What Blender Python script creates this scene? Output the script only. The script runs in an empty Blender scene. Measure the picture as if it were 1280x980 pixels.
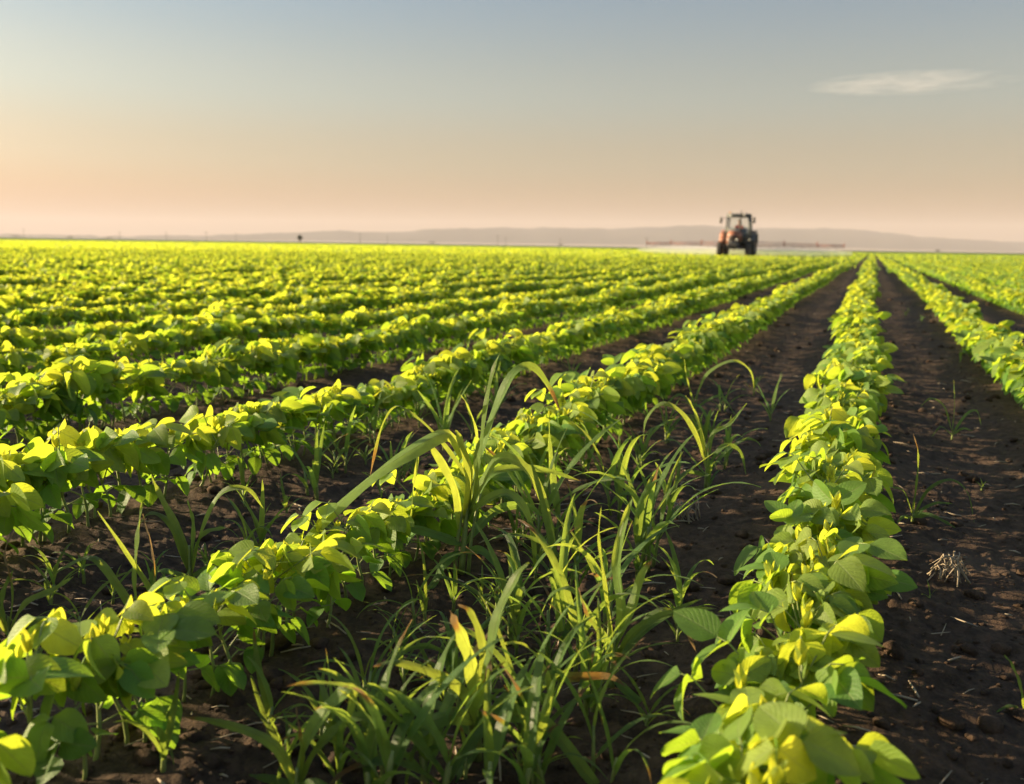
import bpy, math, random
import numpy as np
from mathutils import Vector, Matrix
R = math.radians
random.seed(7)
sc = bpy.context.scene
col = sc.collection

# ------------------------------------------------------------------ camera
CAM_H = 0.56
FPX = 1200.0
YAW = R(20.25); PITCH = math.atan((490-306.5)/FPX); ROLL = R(0.9)
fwd = Vector((-math.sin(YAW)*math.cos(PITCH), math.cos(YAW)*math.cos(PITCH), -math.sin(PITCH)))
rt0 = Vector((math.cos(YAW), math.sin(YAW), 0)); up0 = rt0.cross(fwd)
rt = rt0*math.cos(ROLL) + up0*math.sin(ROLL)
up = -rt0*math.sin(ROLL) + up0*math.cos(ROLL)
cd = bpy.data.cameras.new('camera'); cam = bpy.data.objects.new('camera', cd); col.objects.link(cam)
cam.matrix_world = Matrix(((rt.x, up.x, -fwd.x, 0), (rt.y, up.y, -fwd.y, 0), (rt.z, up.z, -fwd.z, CAM_H), (0, 0, 0, 1)))
cd.sensor_width = 36; cd.lens = 36*FPX/1280; cd.clip_start = 0.02; cd.clip_end = 60000
cd.dof.use_dof = True; cd.dof.focus_distance = 1.6; cd.dof.aperture_fstop = 5.6
sc.camera = cam
FH = Vector((-math.sin(YAW), math.cos(YAW), 0)); RH = rt0.copy()      # horizontal view axes

def ray(px, py):
    return fwd + rt*((px-640)/FPX) + up*((490-py)/FPX)
def at(px, py, z=0.0):
    d = ray(px, py); t = (z-CAM_H)/d.z
    return Vector((0, 0, CAM_H)) + d*t

# ------------------------------------------------------------------ world and sun
SUN_EL = R(14.5); SUN_AZ = math.atan2(-1, -0.08)      # azimuth measured from +Y towards +X
world = bpy.data.worlds.new('World'); sc.world = world; world.use_nodes = True
wn = world.node_tree.nodes; wl = world.node_tree.links; wn.clear()
wo = wn.new('ShaderNodeOutputWorld'); bg = wn.new('ShaderNodeBackground'); sky = wn.new('ShaderNodeTexSky')
sky.sky_type = 'NISHITA'; sky.sun_disc = False; sky.sun_elevation = SUN_EL; sky.sun_rotation = SUN_AZ % (2*math.pi)
sky.air_density = 1.3; sky.dust_density = 2.5; sky.ozone_density = 1.5; sky.altitude = 100
bg.inputs['Strength'].default_value = 0.059
tc_ = wn.new('ShaderNodeTexCoord'); sx_ = wn.new('ShaderNodeSeparateXYZ'); wl.new(tc_.outputs['Generated'], sx_.inputs[0])
mr_ = wn.new('ShaderNodeValToRGB'); wl.new(sx_.outputs[2], mr_.inputs[0]); cr_ = mr_.color_ramp; cr_.interpolation = 'EASE'      # dusty air near the horizon
for p_, c_ in ((0.0, (.76, .47, .31)), (.03, (.82, .57, .42)), (.085, (.84, .74, .66)), (.15, (.82, .84, .82)), (.25, (.64, .77, .88))):
    e_ = cr_.elements[0] if p_ == 0 else cr_.elements.new(p_); e_.color = (*c_, 1)
cr_.elements[-1].color = (.64, .77, .88, 1)
hs_ = wn.new('ShaderNodeHueSaturation'); hs_.inputs['Saturation'].default_value = 0.72; wl.new(sky.outputs[0], hs_.inputs['Color'])
ml_ = wn.new('ShaderNodeMix'); ml_.data_type = 'RGBA'; ml_.blend_type = 'MULTIPLY'; ml_.inputs[0].default_value = 1
wl.new(hs_.outputs[0], ml_.inputs[6]); wl.new(mr_.outputs[0], ml_.inputs[7]); mz_ = wn.new('ShaderNodeMapRange'); mz_.interpolation_type = 'SMOOTHSTEP'; wl.new(sx_.outputs[2], mz_.inputs[0])      # sky above the frame brightened, added as unseen fill light
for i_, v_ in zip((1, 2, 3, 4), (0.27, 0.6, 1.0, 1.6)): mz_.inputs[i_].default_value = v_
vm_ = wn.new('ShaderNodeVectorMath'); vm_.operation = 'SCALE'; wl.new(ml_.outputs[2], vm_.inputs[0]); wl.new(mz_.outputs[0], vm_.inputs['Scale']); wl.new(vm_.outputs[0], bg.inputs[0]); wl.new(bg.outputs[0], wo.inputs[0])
sd = bpy.data.lights.new('sun', 'SUN'); sd.energy = 5.0; sd.angle = R(0.6); sd.color = (1.0, 0.78, 0.47)
sun = bpy.data.objects.new('sun', sd); col.objects.link(sun)
sdir = Vector((math.sin(SUN_AZ)*math.cos(SUN_EL), math.cos(SUN_AZ)*math.cos(SUN_EL), math.sin(SUN_EL)))
sun.rotation_euler = sdir.to_track_quat('Z', 'Y').to_euler(); sun.location = (-20, 5, 12)
sc.view_settings.view_transform = 'Standard'; sc.view_settings.look = 'None'
sc.view_settings.exposure = 1.5; sc.view_settings.gamma = 1.0
sc.render.engine = 'CYCLES'
cy = sc.cycles
cy.use_denoising = True; cy.max_bounces = 7; cy.diffuse_bounces = 3; cy.glossy_bounces = 2
cy.transmission_bounces = 4; cy.transparent_max_bounces = 8; cy.volume_bounces = 2
cy.caustics_reflective = False; cy.caustics_refractive = False; cy.use_adaptive_sampling = True

# ------------------------------------------------------------------ node helpers
class NT:
    def __init__(s, name):
        s.m = bpy.data.materials.new(name); s.m.use_nodes = True
        s.t = s.m.node_tree; s.t.nodes.clear(); s.out = s.n('ShaderNodeOutputMaterial')
    def n(s, typ, **kw):
        nd = s.t.nodes.new(typ)
        for k, v in kw.items(): setattr(nd, k, v)
        return nd
    def set(s, nd, **kw):
        for k, v in kw.items():
            s.inp(nd, k.replace('_', ' '), v)
        return nd
    def inp(s, nd, key, v):
        i = nd.inputs[key]
        if isinstance(v, bpy.types.NodeSocket): s.t.links.new(v, i)
        elif isinstance(v, tuple) and len(v) == 3 and i.type == 'RGBA': i.default_value = (*v, 1)
        else: i.default_value = v
    def math(s, op, a, b=0.0, clamp=False):
        nd = s.n('ShaderNodeMath', operation=op, use_clamp=clamp); s.inp(nd, 0, a); s.inp(nd, 1, b); return nd.outputs[0]
    def mix(s, f, a, b, blend='MIX'):
        nd = s.n('ShaderNodeMix', data_type='RGBA', blend_type=blend)
        s.inp(nd, 0, f); s.inp(nd, 6, a); s.inp(nd, 7, b); return nd.outputs[2]
    def noise(s, vec, scale, detail=4, rough=0.55, dist=0.0):
        nd = s.n('ShaderNodeTexNoise'); s.inp(nd, 'Vector', vec); s.inp(nd, 'Scale', scale); s.inp(nd, 'Detail', detail)
        s.inp(nd, 'Roughness', rough); s.inp(nd, 'Distortion', dist); return nd.outputs[0]
    def ramp(s, f, lo, hi, a=0.0, b=1.0):
        nd = s.n('ShaderNodeMapRange'); nd.interpolation_type = 'SMOOTHSTEP'
        for k, v in zip(range(5), (f, lo, hi, a, b)): s.inp(nd, k, v)
        return nd.outputs[0]
    def coord(s, which='Object'):
        return s.n('ShaderNodeTexCoord').outputs[which]
    def bump(s, h, dist, strength=1.0):
        nd = s.n('ShaderNodeBump'); s.inp(nd, 'Height', h); s.inp(nd, 'Distance', dist); s.inp(nd, 'Strength', strength); return nd.outputs[0]
    def pbr(s, base, rough=0.6, metal=0.0, spec=0.5, normal=None, **kw):
        p = s.n('ShaderNodeBsdfPrincipled'); s.inp(p, 'Base Color', base); s.inp(p, 'Roughness', rough); s.inp(p, 'Metallic', metal)
        s.inp(p, 'Specular IOR Level', spec)
        if normal is not None: s.inp(p, 'Normal', normal)
        for k, v in kw.items(): s.inp(p, k, v)
        return p.outputs[0]
    def surf(s, sh): s.t.links.new(sh, s.out.inputs['Surface']); return s.m

def foliage_mat(name, old, young, told, tyoung, trans, veins='net', dry=False, rough=0.5):
    t = NT(name)
    at_ = t.n('ShaderNodeAttribute'); at_.attribute_name = 'lf'
    sep = t.n('ShaderNodeSeparateColor'); t.inp(sep, 0, at_.outputs['Color'])
    rnd, age, dr = sep.outputs[0], sep.outputs[1], sep.outputs[2]
    uv = t.n('ShaderNodeUVMap'); uv.uv_map = 'uv'
    sx = t.n('ShaderNodeSeparateXYZ'); t.inp(sx, 0, uv.outputs[0]); u, v = sx.outputs[0], sx.outputs[1]
    av = t.math('ABSOLUTE', t.math('SUBTRACT', v, 0.5))
    c = t.mix(age, old, young); tc = t.mix(age, told, tyoung)
    pat = t.noise(t.coord('Object'), 60, 3)
    k = t.math('ADD', t.math('ADD', t.math('MULTIPLY', rnd, 0.40), t.math('MULTIPLY', pat, 0.6)), 0.5)
    kk = t.n('ShaderNodeCombineXYZ')
    for i in range(3): t.inp(kk, i, k)
    c = t.mix(1.0, c, kk.outputs[0], 'MULTIPLY'); tc = t.mix(1.0, tc, kk.outputs[0], 'MULTIPLY')
    # midrib and lateral veins from the leaf's own uv
    mid = t.ramp(av, 0.012, 0.04, 1.0, 0.0)
    if veins == 'net':
        lat = t.math('SINE', t.math('MULTIPLY', t.math('SUBTRACT', u, t.math('MULTIPLY', av, 0.75)), 52.0))
        latl = t.ramp(lat, 0.86, 1.0)
        fine = t.noise(t.coord('Object'), 420, 2)
        hgt = t.math('ADD', t.math('MULTIPLY', t.math('MAXIMUM', mid, latl), -0.22), t.math('ADD', t.math('MULTIPLY', fine, 0.5), t.math('MULTIPLY', lat, -0.04)))
        vein = t.math('ADD', t.math('MULTIPLY', mid, 0.55), t.math('MULTIPLY', latl, 0.09))
    else:
        lat = t.math('SINE', t.math('MULTIPLY', v, 150.0))
        hgt = t.math('ADD', t.math('MULTIPLY', lat, 0.4), t.math('MULTIPLY', mid, -1.0))
        vein = t.math('ADD', t.math('MULTIPLY', mid, 0.7), t.math('MULTIPLY', t.ramp(lat, 0.2, 1.0), 0.10))
    c = t.mix(vein, c, (0.22, 0.28, 0.10)); tc = t.mix(t.math('MULTIPLY', vein, 0.8), tc, (0.45, 0.48, 0.08))
    if dry:
        q = t.math('ADD', t.math('MULTIPLY', t.math('ADD', u, t.math('MULTIPLY', t.math('SUBTRACT', pat, 0.5), 0.25)), 1.0), t.math('MULTIPLY', dr, 0.55))
        red = t.ramp(q, 1.10, 1.22); brown = t.ramp(q, 1.20, 1.34)
        c = t.mix(red, c, (0.32, 0.17, 0.07)); tc = t.mix(red, tc, (0.52, 0.28, 0.06))
        c = t.mix(brown, c, (0.30, 0.22, 0.13)); tc = t.mix(brown, tc, (0.40, 0.26, 0.11))
    else:
        edge = t.ramp(t.math('ADD', t.noise(t.coord('Object'), 45, 3), t.math('MULTIPLY', dr, 0.22)), 0.88, 0.96)
        c = t.mix(edge, c, (0.28, 0.24, 0.08)); tc = t.mix(edge, tc, (0.45, 0.36, 0.05))
    nrm = t.bump(hgt, 0.0014, 0.9)
    p = t.pbr(c, rough, spec=0.28, normal=nrm)
    tr = t.n('ShaderNodeBsdfTranslucent'); t.inp(tr, 0, tc); t.inp(tr, 'Normal', nrm)
    ms = t.n('ShaderNodeMixShader'); ms.inputs[0].default_value = trans
    t.t.links.new(p, ms.inputs[1]); t.t.links.new(tr.outputs[0], ms.inputs[2])
    return t.surf(ms.outputs[0])

SOY = foliage_mat('soybean_leaf', (0.10, 0.22, 0.045), (0.25, 0.34, 0.07), (0.36, 0.60, 0.03), (0.80, 0.80, 0.05), 0.54)
FARSOY = SOY
GRASS = foliage_mat('grass_blade', (0.14, 0.27, 0.11), (0.23, 0.36, 0.10), (0.42, 0.66, 0.08), (0.70, 0.78, 0.08), 0.48, veins='long', dry=True, rough=0.38)
t = NT('green_stem'); nz = t.noise(t.coord(), 90, 3)
STEM = t.surf(t.pbr(t.mix(nz, (0.13, 0.19, 0.045), (0.28, 0.31, 0.09)), 0.55))
t = NT('soil'); oc = t.coord('Object')
n1 = t.noise(oc, 3.0, 6, 0.6); n2 = t.noise(oc, 38, 6, 0.7); n3 = t.noise(oc, 220, 4, 0.7)
c = t.mix(t.ramp(n2, 0.3, 0.75), (0.036, 0.0235, 0.0165), (0.112, 0.071, 0.047))
c = t.mix(t.math('MULTIPLY', t.ramp(n1, 0.5, 0.75), 0.55), c, (0.155, 0.105, 0.072))
c = t.mix(t.ramp(n3, 0.68, 0.8, 0, 0.5), c, (0.12, 0.095, 0.075))
hh = t.math('ADD', t.math('MULTIPLY', n2, 1.0), t.math('MULTIPLY', n3, 0.3))
SOIL = t.surf(t.pbr(c, 0.95, spec=0.2, normal=t.bump(hh, 0.012, 1.0)))
t = NT('dry_stalk'); nz = t.noise(t.coord(), 120, 3)
STRAW = t.surf(t.pbr(t.mix(nz, (0.20, 0.15, 0.10), (0.46, 0.38, 0.28)), 0.8))
t = NT('hill_grassland'); nz = t.noise(t.coord(), 0.0016, 6)
HILL = t.surf(t.pbr(t.mix(t.ramp(nz, .35, .65), (0.03, 0.042, 0.05), (0.07, 0.075, 0.075)), 0.95, spec=0.1))

# ------------------------------------------------------------------ object helpers
def tag(o, label=None, cat=None, group=None, kind=None):
    if label: o['label'] = label
    if cat: o['category'] = cat
    if group: o['group'] = group
    if kind: o['kind'] = kind
    return o
def empty(name, loc=(0, 0, 0), rz=0):
    o = bpy.data.objects.new(name, None); col.objects.link(o); o.empty_display_size = 0.05
    o.location = loc; o.rotation_euler = (0, 0, rz); return o

class MB:
    """collects vertex and face arrays (quads, tris as repeated last index) into one mesh"""
    def __init__(s): s.V = []; s.Q = []; s.UV = []; s.A = []; s.T = []; s.n = 0
    def add(s, V, Q, UV=None, attr=(0.5, 0.3, 0)):
        V = np.asarray(V, float).reshape(-1, 3); k = len(V)
        s.V.append(V); s.Q.append(np.asarray(Q, int).reshape(-1, 4)+s.n)
        s.UV.append(np.zeros((k, 2)) if UV is None else UV)
        a = np.asarray(attr, float); s.A.append(np.tile(a, (k, 1)) if a.ndim == 1 else a)
        s.n += k; return s
    def arrays(s):
        return np.concatenate(s.V), np.concatenate(s.Q), np.concatenate(s.UV), np.concatenate(s.A)
    def build(s, name, mat, parent=None, smooth=True):
        V, Q, UV, A = s.arrays(); return mesh_from(name, V, Q, mat, parent, UV, A, smooth)
def mesh_from(name, V, Q, mat, parent=None, UV=None, A=None, smooth=True, linkit=True):
    me = bpy.data.meshes.new(name)
    tri = Q[:, 2] == Q[:, 3]
    QQ = Q[~tri]; TT = Q[tri][:, :3]
    loops = np.concatenate([QQ.ravel(), TT.ravel()]).astype(np.int32)
    starts = np.concatenate([np.arange(len(QQ))*4, len(QQ)*4+np.arange(len(TT))*3]).astype(np.int32)
    me.vertices.add(len(V)); me.vertices.foreach_set('co', V.astype(np.float32).ravel())
    me.loops.add(len(loops)); me.loops.foreach_set('vertex_index', loops)
    me.polygons.add(len(starts)); me.polygons.foreach_set('loop_start', starts)
    if smooth: me.polygons.foreach_set('use_smooth', np.ones(len(starts), bool))
    if UV is not None:
        l = me.uv_layers.new(name='uv'); l.data.foreach_set('uv', UV[loops].astype(np.float32).ravel())
    if A is not None:
        a = me.attributes.new('lf', 'FLOAT_COLOR', 'POINT')
        a.data.foreach_set('color', np.hstack([A, np.ones((len(A), 1))]).astype(np.float32).ravel())
    me.update(calc_edges=True)
    me.materials.append(mat)
    if not linkit: return me
    o = bpy.data.objects.new(name, me); col.objects.link(o)
    if parent: o.parent = parent
    return o

def grid_faces(nu, nv):
    """faces for a (nu+1) x (nv+1) vertex grid, row-major in u"""
    i, j = np.meshgrid(np.arange(nu), np.arange(nv), indexing='ij')
    a = (i*(nv+1)+j).ravel(); return np.stack([a, a+nv+1, a+nv+2, a+1], 1)
GF = {}
def gf(nu, nv):
    if (nu, nv) not in GF: GF[(nu, nv)] = grid_faces(nu, nv)
    return GF[(nu, nv)]
def unit(v):
    v = np.asarray(v, float); return v/max(np.linalg.norm(v), 1e-9)

def leaflet(mb, rng, base, d, nrm, L, W, nu, nv, fold, curl, attr):
    """broad ovate leaflet with a folded midrib, curled tip and rippled margin"""
    d = unit(d); nrm = unit(np.asarray(nrm)-d*np.dot(nrm, d)); s = np.cross(nrm, d)
    tt = np.linspace(0, 1, nu+1); ss = np.linspace(-1, 1, nv+1)
    w = np.sin(np.pi*np.clip(tt, 0, 1)**0.72)**0.62 * (1-0.12*tt) if nu > 2 else np.array([0.25, 1.0, 0.12][:nu+1] if nu == 2 else [0.6, 0.45])
    w = np.maximum(w, 0.03)*W/2
    T, S = np.meshgrid(tt, ss, indexing='ij'); Wd = w[:, None]*S
    rp = rng.uniform(0.0, 0.10)*L*np.sin(T*rng.uniform(5, 9)+rng.uniform(0, 6))*S*S*np.sign(S+0.01)*rng.choice([1, 1, .3]) if nu > 2 else 0*T
    Z = fold*np.abs(Wd) - curl*L*T**2 + 0.5*rp - abs(fold)*0.25*np.abs(Wd)**2/(W/2)
    X = L*T*(1-0.15*abs(curl)*T)
    P = np.asarray(base)+X[..., None]*d+Wd[..., None]*s+Z[..., None]*nrm
    UV = np.stack([T.ravel(), (S.ravel()+1)/2], 1)
    mb.add(P.reshape(-1, 3), gf(nu, nv), UV, attr)

def tube(mb, pts, radii, sides=6, cap=True, attr=(0.5, 0.3, 0)):
    pts = [np.asarray(p, float) for p in pts]; n = len(pts)
    if np.isscalar(radii): radii = [radii]*n
    rings = []; prev = None
    for i in range(n):
        d = unit(pts[min(i+1, n-1)]-pts[max(i-1, 0)])
        a = np.cross(d, [0, 0, 1]) if prev is None else prev-d*np.dot(prev, d)
        if np.linalg.norm(a) < 1e-4: a = np.cross(d, [1, 0, 0])
        a = unit(a); prev = a; b = np.cross(d, a)
        th = np.arange(sides)*2*math.pi/sides
        rings.append(pts[i]+radii[i]*(np.cos(th)[:, None]*a+np.sin(th)[:, None]*b))
    V = np.concatenate(rings); Q = []
    for i in range(n-1):
        for k in range(sides):
            a0 = i*sides+k; a1 = i*sides+(k+1) % sides
            Q.append((a0, a1, a1+sides, a0+sides))
    if cap:
        V = np.vstack([V, pts[0], pts[-1]]); c0, c1 = n*sides, n*sides+1
        for k in range(sides):
            k2 = (k+1) % sides
            Q.append((c0, k2, k, k)); Q.append((c1, (n-1)*sides+k, (n-1)*sides+k2, (n-1)*sides+k2))
    mb.add(V, Q, None, attr)

# ------------------------------------------------------------------ terrain
PERM = np.random.RandomState(3).rand(512, 512)
def vnoise(x, y, s):
    x = np.asarray(x)*s+1000.3; y = np.asarray(y)*s+1000.7
    xi = np.floor(x).astype(int); yi = np.floor(y).astype(int); fx = x-xi; fy = y-yi
    fx = fx*fx*(3-2*fx); fy = fy*fy*(3-2*fy)
    g = lambda a, b: PERM[a % 512, b % 512]
    return (g(xi, yi)*(1-fx)+g(xi+1, yi)*fx)*(1-fy)+(g(xi, yi+1)*(1-fx)+g(xi+1, yi+1)*fx)*fy-0.5
ROW0, SP = -0.05, 0.66
def row_x(k, y):
    y = np.asarray(y, float)
    k = np.asarray(k); near = np.exp(-(y/5.0)**2)
    bend = np.where(k == 0, -0.03*np.exp(-((y-.9)/.45)**2), 0)+np.where(k == -2, .045, 0)*near+np.where(k == 1, -.045, 0)*np.exp(-(y/9.0)**2)
    return ROW0+SP*k+bend+0.022*np.sin(y*0.55+k*1.3)*np.exp(-y/40)+0.010*np.sin(y*1.9+k*2.1)*np.exp(-y/25)
def gh0(x, y):
    x = np.asarray(x, float); y = np.asarray(y, float)
    near = np.exp(-np.hypot(x, y)/60)
    return (0.030*vnoise(x, y, 0.9)+0.014*np.cos((x-ROW0)/SP*2*math.pi))*near
def gh(x, y):
    r = np.hypot(x, y); near = np.exp(-r/14)
    xw = x+vnoise(x, y, 9)*.10; yw = y+vnoise(y, x, 9)*.10; x2 = xw*.8-yw*.6; y2 = xw*.6+yw*.8
    furrow = vnoise(x2, y2, 5.0)*0.012
    cl = np.maximum(vnoise(x2, y2, 17)+0.05, 0)*0.020+np.maximum(vnoise(xw, yw, 41), 0)*0.014+np.maximum(vnoise(x2, y2, 90), 0)*0.010+vnoise(xw, yw, 160)*0.003
    return gh0(x, y)+(furrow+cl)*near

def build_ground():
    rr = [0.12]
    while rr[-1] < 9300:
        r = rr[-1]; rr.append(r*(1.009 if r < 7 else 1.02 if r < 30 else 1.06))
    rr = np.array(rr)
    a_mid = YAW
    th = np.concatenate([np.linspace(-1.0, 0.85, 900), np.linspace(0.85, 2*math.pi-1.0, 130)[1:-1]])
    n = len(th); T, Rr = np.meshgrid(th+a_mid, rr)
    X = -np.sin(T)*Rr; Y = np.cos(T)*Rr; Z = gh(X, Y)
    V = np.stack([X, Y, Z], -1).reshape(-1, 3); V = np.vstack([V, [[0, 0, 0]]])
    i, j = np.meshgrid(np.arange(len(rr)-1), np.arange(n), indexing='ij')
    a = (i*n+j).ravel(); b = (i*n+(j+1) % n).ravel()
    Q = np.stack([a, b, b+n, a+n], 1)
    c = len(V)-1; jj = np.arange(n); Q = np.vstack([Q, np.stack([np.full(n, c), (jj+1) % n, jj, jj], 1)])
    o = mesh_from('ground', V, Q, SOIL); tag(o, 'dark brown crumbly soil of the field between the green rows', 'soil', kind='structure')
    return o
build_ground()

def build_hills():
    # a long low range on the horizon, from the far left to past the right edge
    prof = [(-400, 5), (130, 3), (200, 4), (300, 8), (365, 12), (420, 15), (500, 15), (560, 19), (680, 21), (760, 22), (865, 27), (940, 25),
            (1010, 26), (1080, 23), (1150, 17), (1220, 14), (1290, 12), (1500, 9), (1800, 6)]
    px = np.linspace(-380, 1780, 420); hp = np.interp(px, [p[0] for p in prof], [p[1] for p in prof])
    hp = hp+vnoise(px, px*0, 0.06)*2.0+vnoise(px, px*0+5, 0.2)*0.9
    Dm = 7600.0; V = []; nd = 9
    for k in range(nd):
        f = k/(nd-1); dist = Dm+(f-0.5)*1500; hk = math.sin(math.pi*min(f*0.9+0.02, 1))**0.8
        for p, h in zip(px, hp):
            d = ray(p, 306.5+(p-640)*math.tan(ROLL)); d.z = 0; 
            d = d/ (d.dot(FH))
            q = d*dist; nz = vnoise(q.x, q.y, 0.002)*26*f*(1-f)*4
            V.append((q.x, q.y, -0.5+max(h, 0)*Dm/FPX*hk*d.length*1.0+nz*hk*0.6))
    V = np.array(V); o = mesh_from('hills', V, gf(nd-1, len(px)-1)[:, ::-1], HILL)
    tag(o, 'long low mauve hills along the horizon', 'hills', kind='structure')
build_hills()

# ------------------------------------------------------------------ soybean plants
def soy_parts(rng, H, lod):
    """one plant: returns (stem MB, foliage MB); lod 0 near, 1 middle, 2 far"""
    st, fo = MB(), MB()
    nu, nv = {0: (8, 6), 1: (4, 2), 2: (2, 1)}[lod]; sides = {0: 6, 1: 3, 2: 3}[lod]
    lean = rng.normal(0, 0.10, 2)
    def sp(z): return np.array([lean[0]*z*1.2+0.004*math.sin(z*60), lean[1]*z*1.2, z])
    if lod < 2: tube(st, [sp(z) for z in np.linspace(-0.015, H*0.74, 6 if lod == 0 else 3)], np.linspace(0.0030, 0.0016, 6 if lod == 0 else 3), sides, True, (rng.rand(), 0.5, 0))
    az = rng.uniform(0, 6.28)
    # unifoliate pair low on the stem
    if lod < 2 or rng.rand() < 0.4:
        for s in (0, math.pi):
            a = az+s+rng.normal(0, .2); b = sp(H*0.30); hd = np.array([math.cos(a), math.sin(a), 0])
            e = b+hd*rng.uniform(.018, .03)+[0, 0, .006]
            if lod == 0: tube(st, [b, e], [.0011, .0009], 5)
            leaflet(fo, rng, e, hd+[0, 0, rng.uniform(-.9, -.1)], [0, 0, 1], rng.uniform(.036, .048), rng.uniform(.03, .04), nu, nv, .25, .25, (rng.rand(), 0.0, rng.rand()))
    nodes = [(0.40, .075, .95), (0.52, .085, 1.05), (0.60, .082, 1.0), (0.69, .07, 1.08), (0.77, .05, .88), (0.78, .022, .50)]
    if lod == 2: nodes = nodes[:5]
    for i, (hz, pl, size) in enumerate(nodes):
        a = az+math.pi/2+i*math.pi*(1+0.13*rng.normal())+rng.normal(0, .35)
        size *= rng.uniform(.82, 1.16); pl *= rng.uniform(.7, 1.25)*H/.150
        hd = np.array([math.cos(a), math.sin(a), 0]); b = sp(H*hz)
        el = rng.uniform(.55, 1.05) if i < 5 else 1.3
        e = b+pl*(hd*math.cos(el)+np.array([0, 0, math.sin(el)]))
        m = (b+e)/2+hd*pl*.06+[0, 0, pl*.05]
        if lod == 0: tube(st, [b, m, e], [.0014, .0011, .0009], 5, False, (rng.rand(), .6, 0))
        elif lod == 1: tube(st, [b, e], [.0014, .0011], 3, False, (rng.rand(), .6, 0))
        age = [0.05, .25, .5, .75, .95, 1.0][i]*rng.uniform(.7, 1.1)
        size = min(size, 1.12); L = .048*size; W = .039*size
        if i < 5:
            droop = rng.uniform(-1.0, 0.55) if rng.rand() < .75 else rng.uniform(-1.9, -0.9)
            side = np.array([-hd[1], hd[0], 0]); attr = lambda: (rng.rand(), min(age, 1), rng.rand())
            tip = e+hd*.012*size+[0, 0, .002]
            if lod == 0: tube(st, [e, tip], [.0009, .0008], 5, False)
            nrm = np.array([-.75, 0, .8])+rng.normal(0, .38, 3)
            cu = rng.uniform(.02, .42)
            leaflet(fo, rng, tip, hd+[0, 0, droop*.8], nrm, L*1.08, W, nu, nv, rng.uniform(.08, .5), cu, attr())
            for s in (1, -1):
                dd = side*s*rng.uniform(.75, 1.1)+hd*rng.uniform(.15, .6)+[0, 0, droop*.75+rng.normal(0, .35)]
                leaflet(fo, rng, e+side*s*.002, dd, np.array([-.75, 0, .8])+side*s*rng.uniform(-.5, .5)+rng.normal(0, .35, 3), L, W*.98, nu, nv, rng.uniform(.08, .5), rng.uniform(.02, .42), attr())
        else:
            for s in (0, 2.1, 4.2):
                d2 = np.array([math.cos(a+s)*.45, math.sin(a+s)*.45, 1])
                leaflet(fo, rng, e, d2, [-math.cos(a+s), -math.sin(a+s), .5], .03*size*1.8, .016*size*1.6, nu, nv, .6, -.1, (rng.rand(), 1.0, 0))
    if st.n == 0: st = None
    return st, fo

def variants(n, lod, seed):
    out = []
    for i in range(n):
        rng = np.random.RandomState(seed+i); out.append(soy_parts(rng, rng.uniform(.118, .150), lod))
    return out
HI = variants(26, 0, 100); MI = variants(14, 1, 300); LO = variants(14, 2, 500)

rng = np.random.RandomState(11)
SPC = 0.032
def in_view(x, y, m):
    """inside the view wedge widened by m radians or m metres"""
    f = -x*math.sin(YAW)+y*math.cos(YAW); r = x*math.cos(YAW)+y*math.sin(YAW)
    lim = np.maximum(f, 0)*math.tan(R(28.1)+0.12)+0.55*m
    return (f > 0.10) & (np.abs(r) < lim)
pts = []
for k in range(-80, 50):
    n = int(42/SPC); y = 0.25+SPC*np.arange(n)+rng.normal(0, .009, n)
    x = row_x(k, y)+rng.normal(0, .013, n)
    keep = in_view(x, y, 1.0) & (rng.rand(n) > .04)
    pts.append(np.stack([x[keep], y[keep], np.full(keep.sum(), k)], 1))
P = np.concatenate(pts); D = np.hypot(P[:, 0], P[:, 1])
P = P[(D > 0.68) & ~((P[:, 2] == -1) & (P[:, 1] < 1.2) & (rng.rand(len(P)) < .28)) & ~((P[:, 2] == -2) & (P[:, 1] < 1.7) & (rng.rand(len(P)) < .10)) & ~((P[:, 2] == 0) & (P[:, 1] < 1.1) & (rng.rand(len(P)) < .05))]; D = np.hypot(P[:, 0], P[:, 1])
# projected position of each plant's middle
rel = np.stack([P[:, 0], P[:, 1], np.full(len(P), 0.11-CAM_H)], 1)
zf = rel@np.array(fwd); pxx = 640+FPX*(rel@np.array(rt))/zf; pyy = 490-FPX*(rel@np.array(up))/zf
vis = (zf > 0.1) & (pxx > -45) & (pxx < 1325) & (pyy > 300) & (pyy < 1010)
order = np.argsort(np.where(vis, D, 1e9)); idx300 = order[:300]
is_thing = np.zeros(len(P), bool); is_thing[idx300] = True

ORD = 'first second third fourth fifth sixth seventh eighth ninth tenth eleventh twelfth thirteenth fourteenth fifteenth sixteenth'.split()
ROWN = {0: 'the row beside the bare furrow', -1: 'the row left of the weedy strip', -2: 'the second row left of the weedy strip',
        -3: 'the third row left of the weedy strip', -4: 'the fourth row left of the weeds', -5: 'the fifth row left of the weedy strip',
        1: 'the row at the right edge', 2: 'the second row right of the bare furrow'}
protos = {}
def vigour(x, y):
    n_ = .28*vnoise(x, y, 1.6)+.26*vnoise(x, y, 5.5); return 1.0+n_*np.clip((np.hypot(x, y)-.6)/2.2, .35, 1)
def place_plant(v, x, y, rz, s, tilt):
    st, fo = HI[v]
    if v not in protos:
        r = empty('soybean_plant'); a = st.build('stem', STEM, r); b = fo.build('foliage', SOY, r); protos[v] = (r, a, b)
    else:
        r0, a0, b0 = protos[v]; r = r0.copy(); col.objects.link(r)
        for o in (a0, b0):
            c = o.copy(); col.objects.link(c); c.parent = r
    r.location = (x, y, float(gh0(x, y))+0.004); r.rotation_euler = (tilt[0], tilt[1], rz); r.scale = (s, s, s)
    return r
byrow = {}
for i in idx300: byrow.setdefault(int(P[i, 2]), []).append(i)
print({k: len(v) for k, v in byrow.items()})
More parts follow.
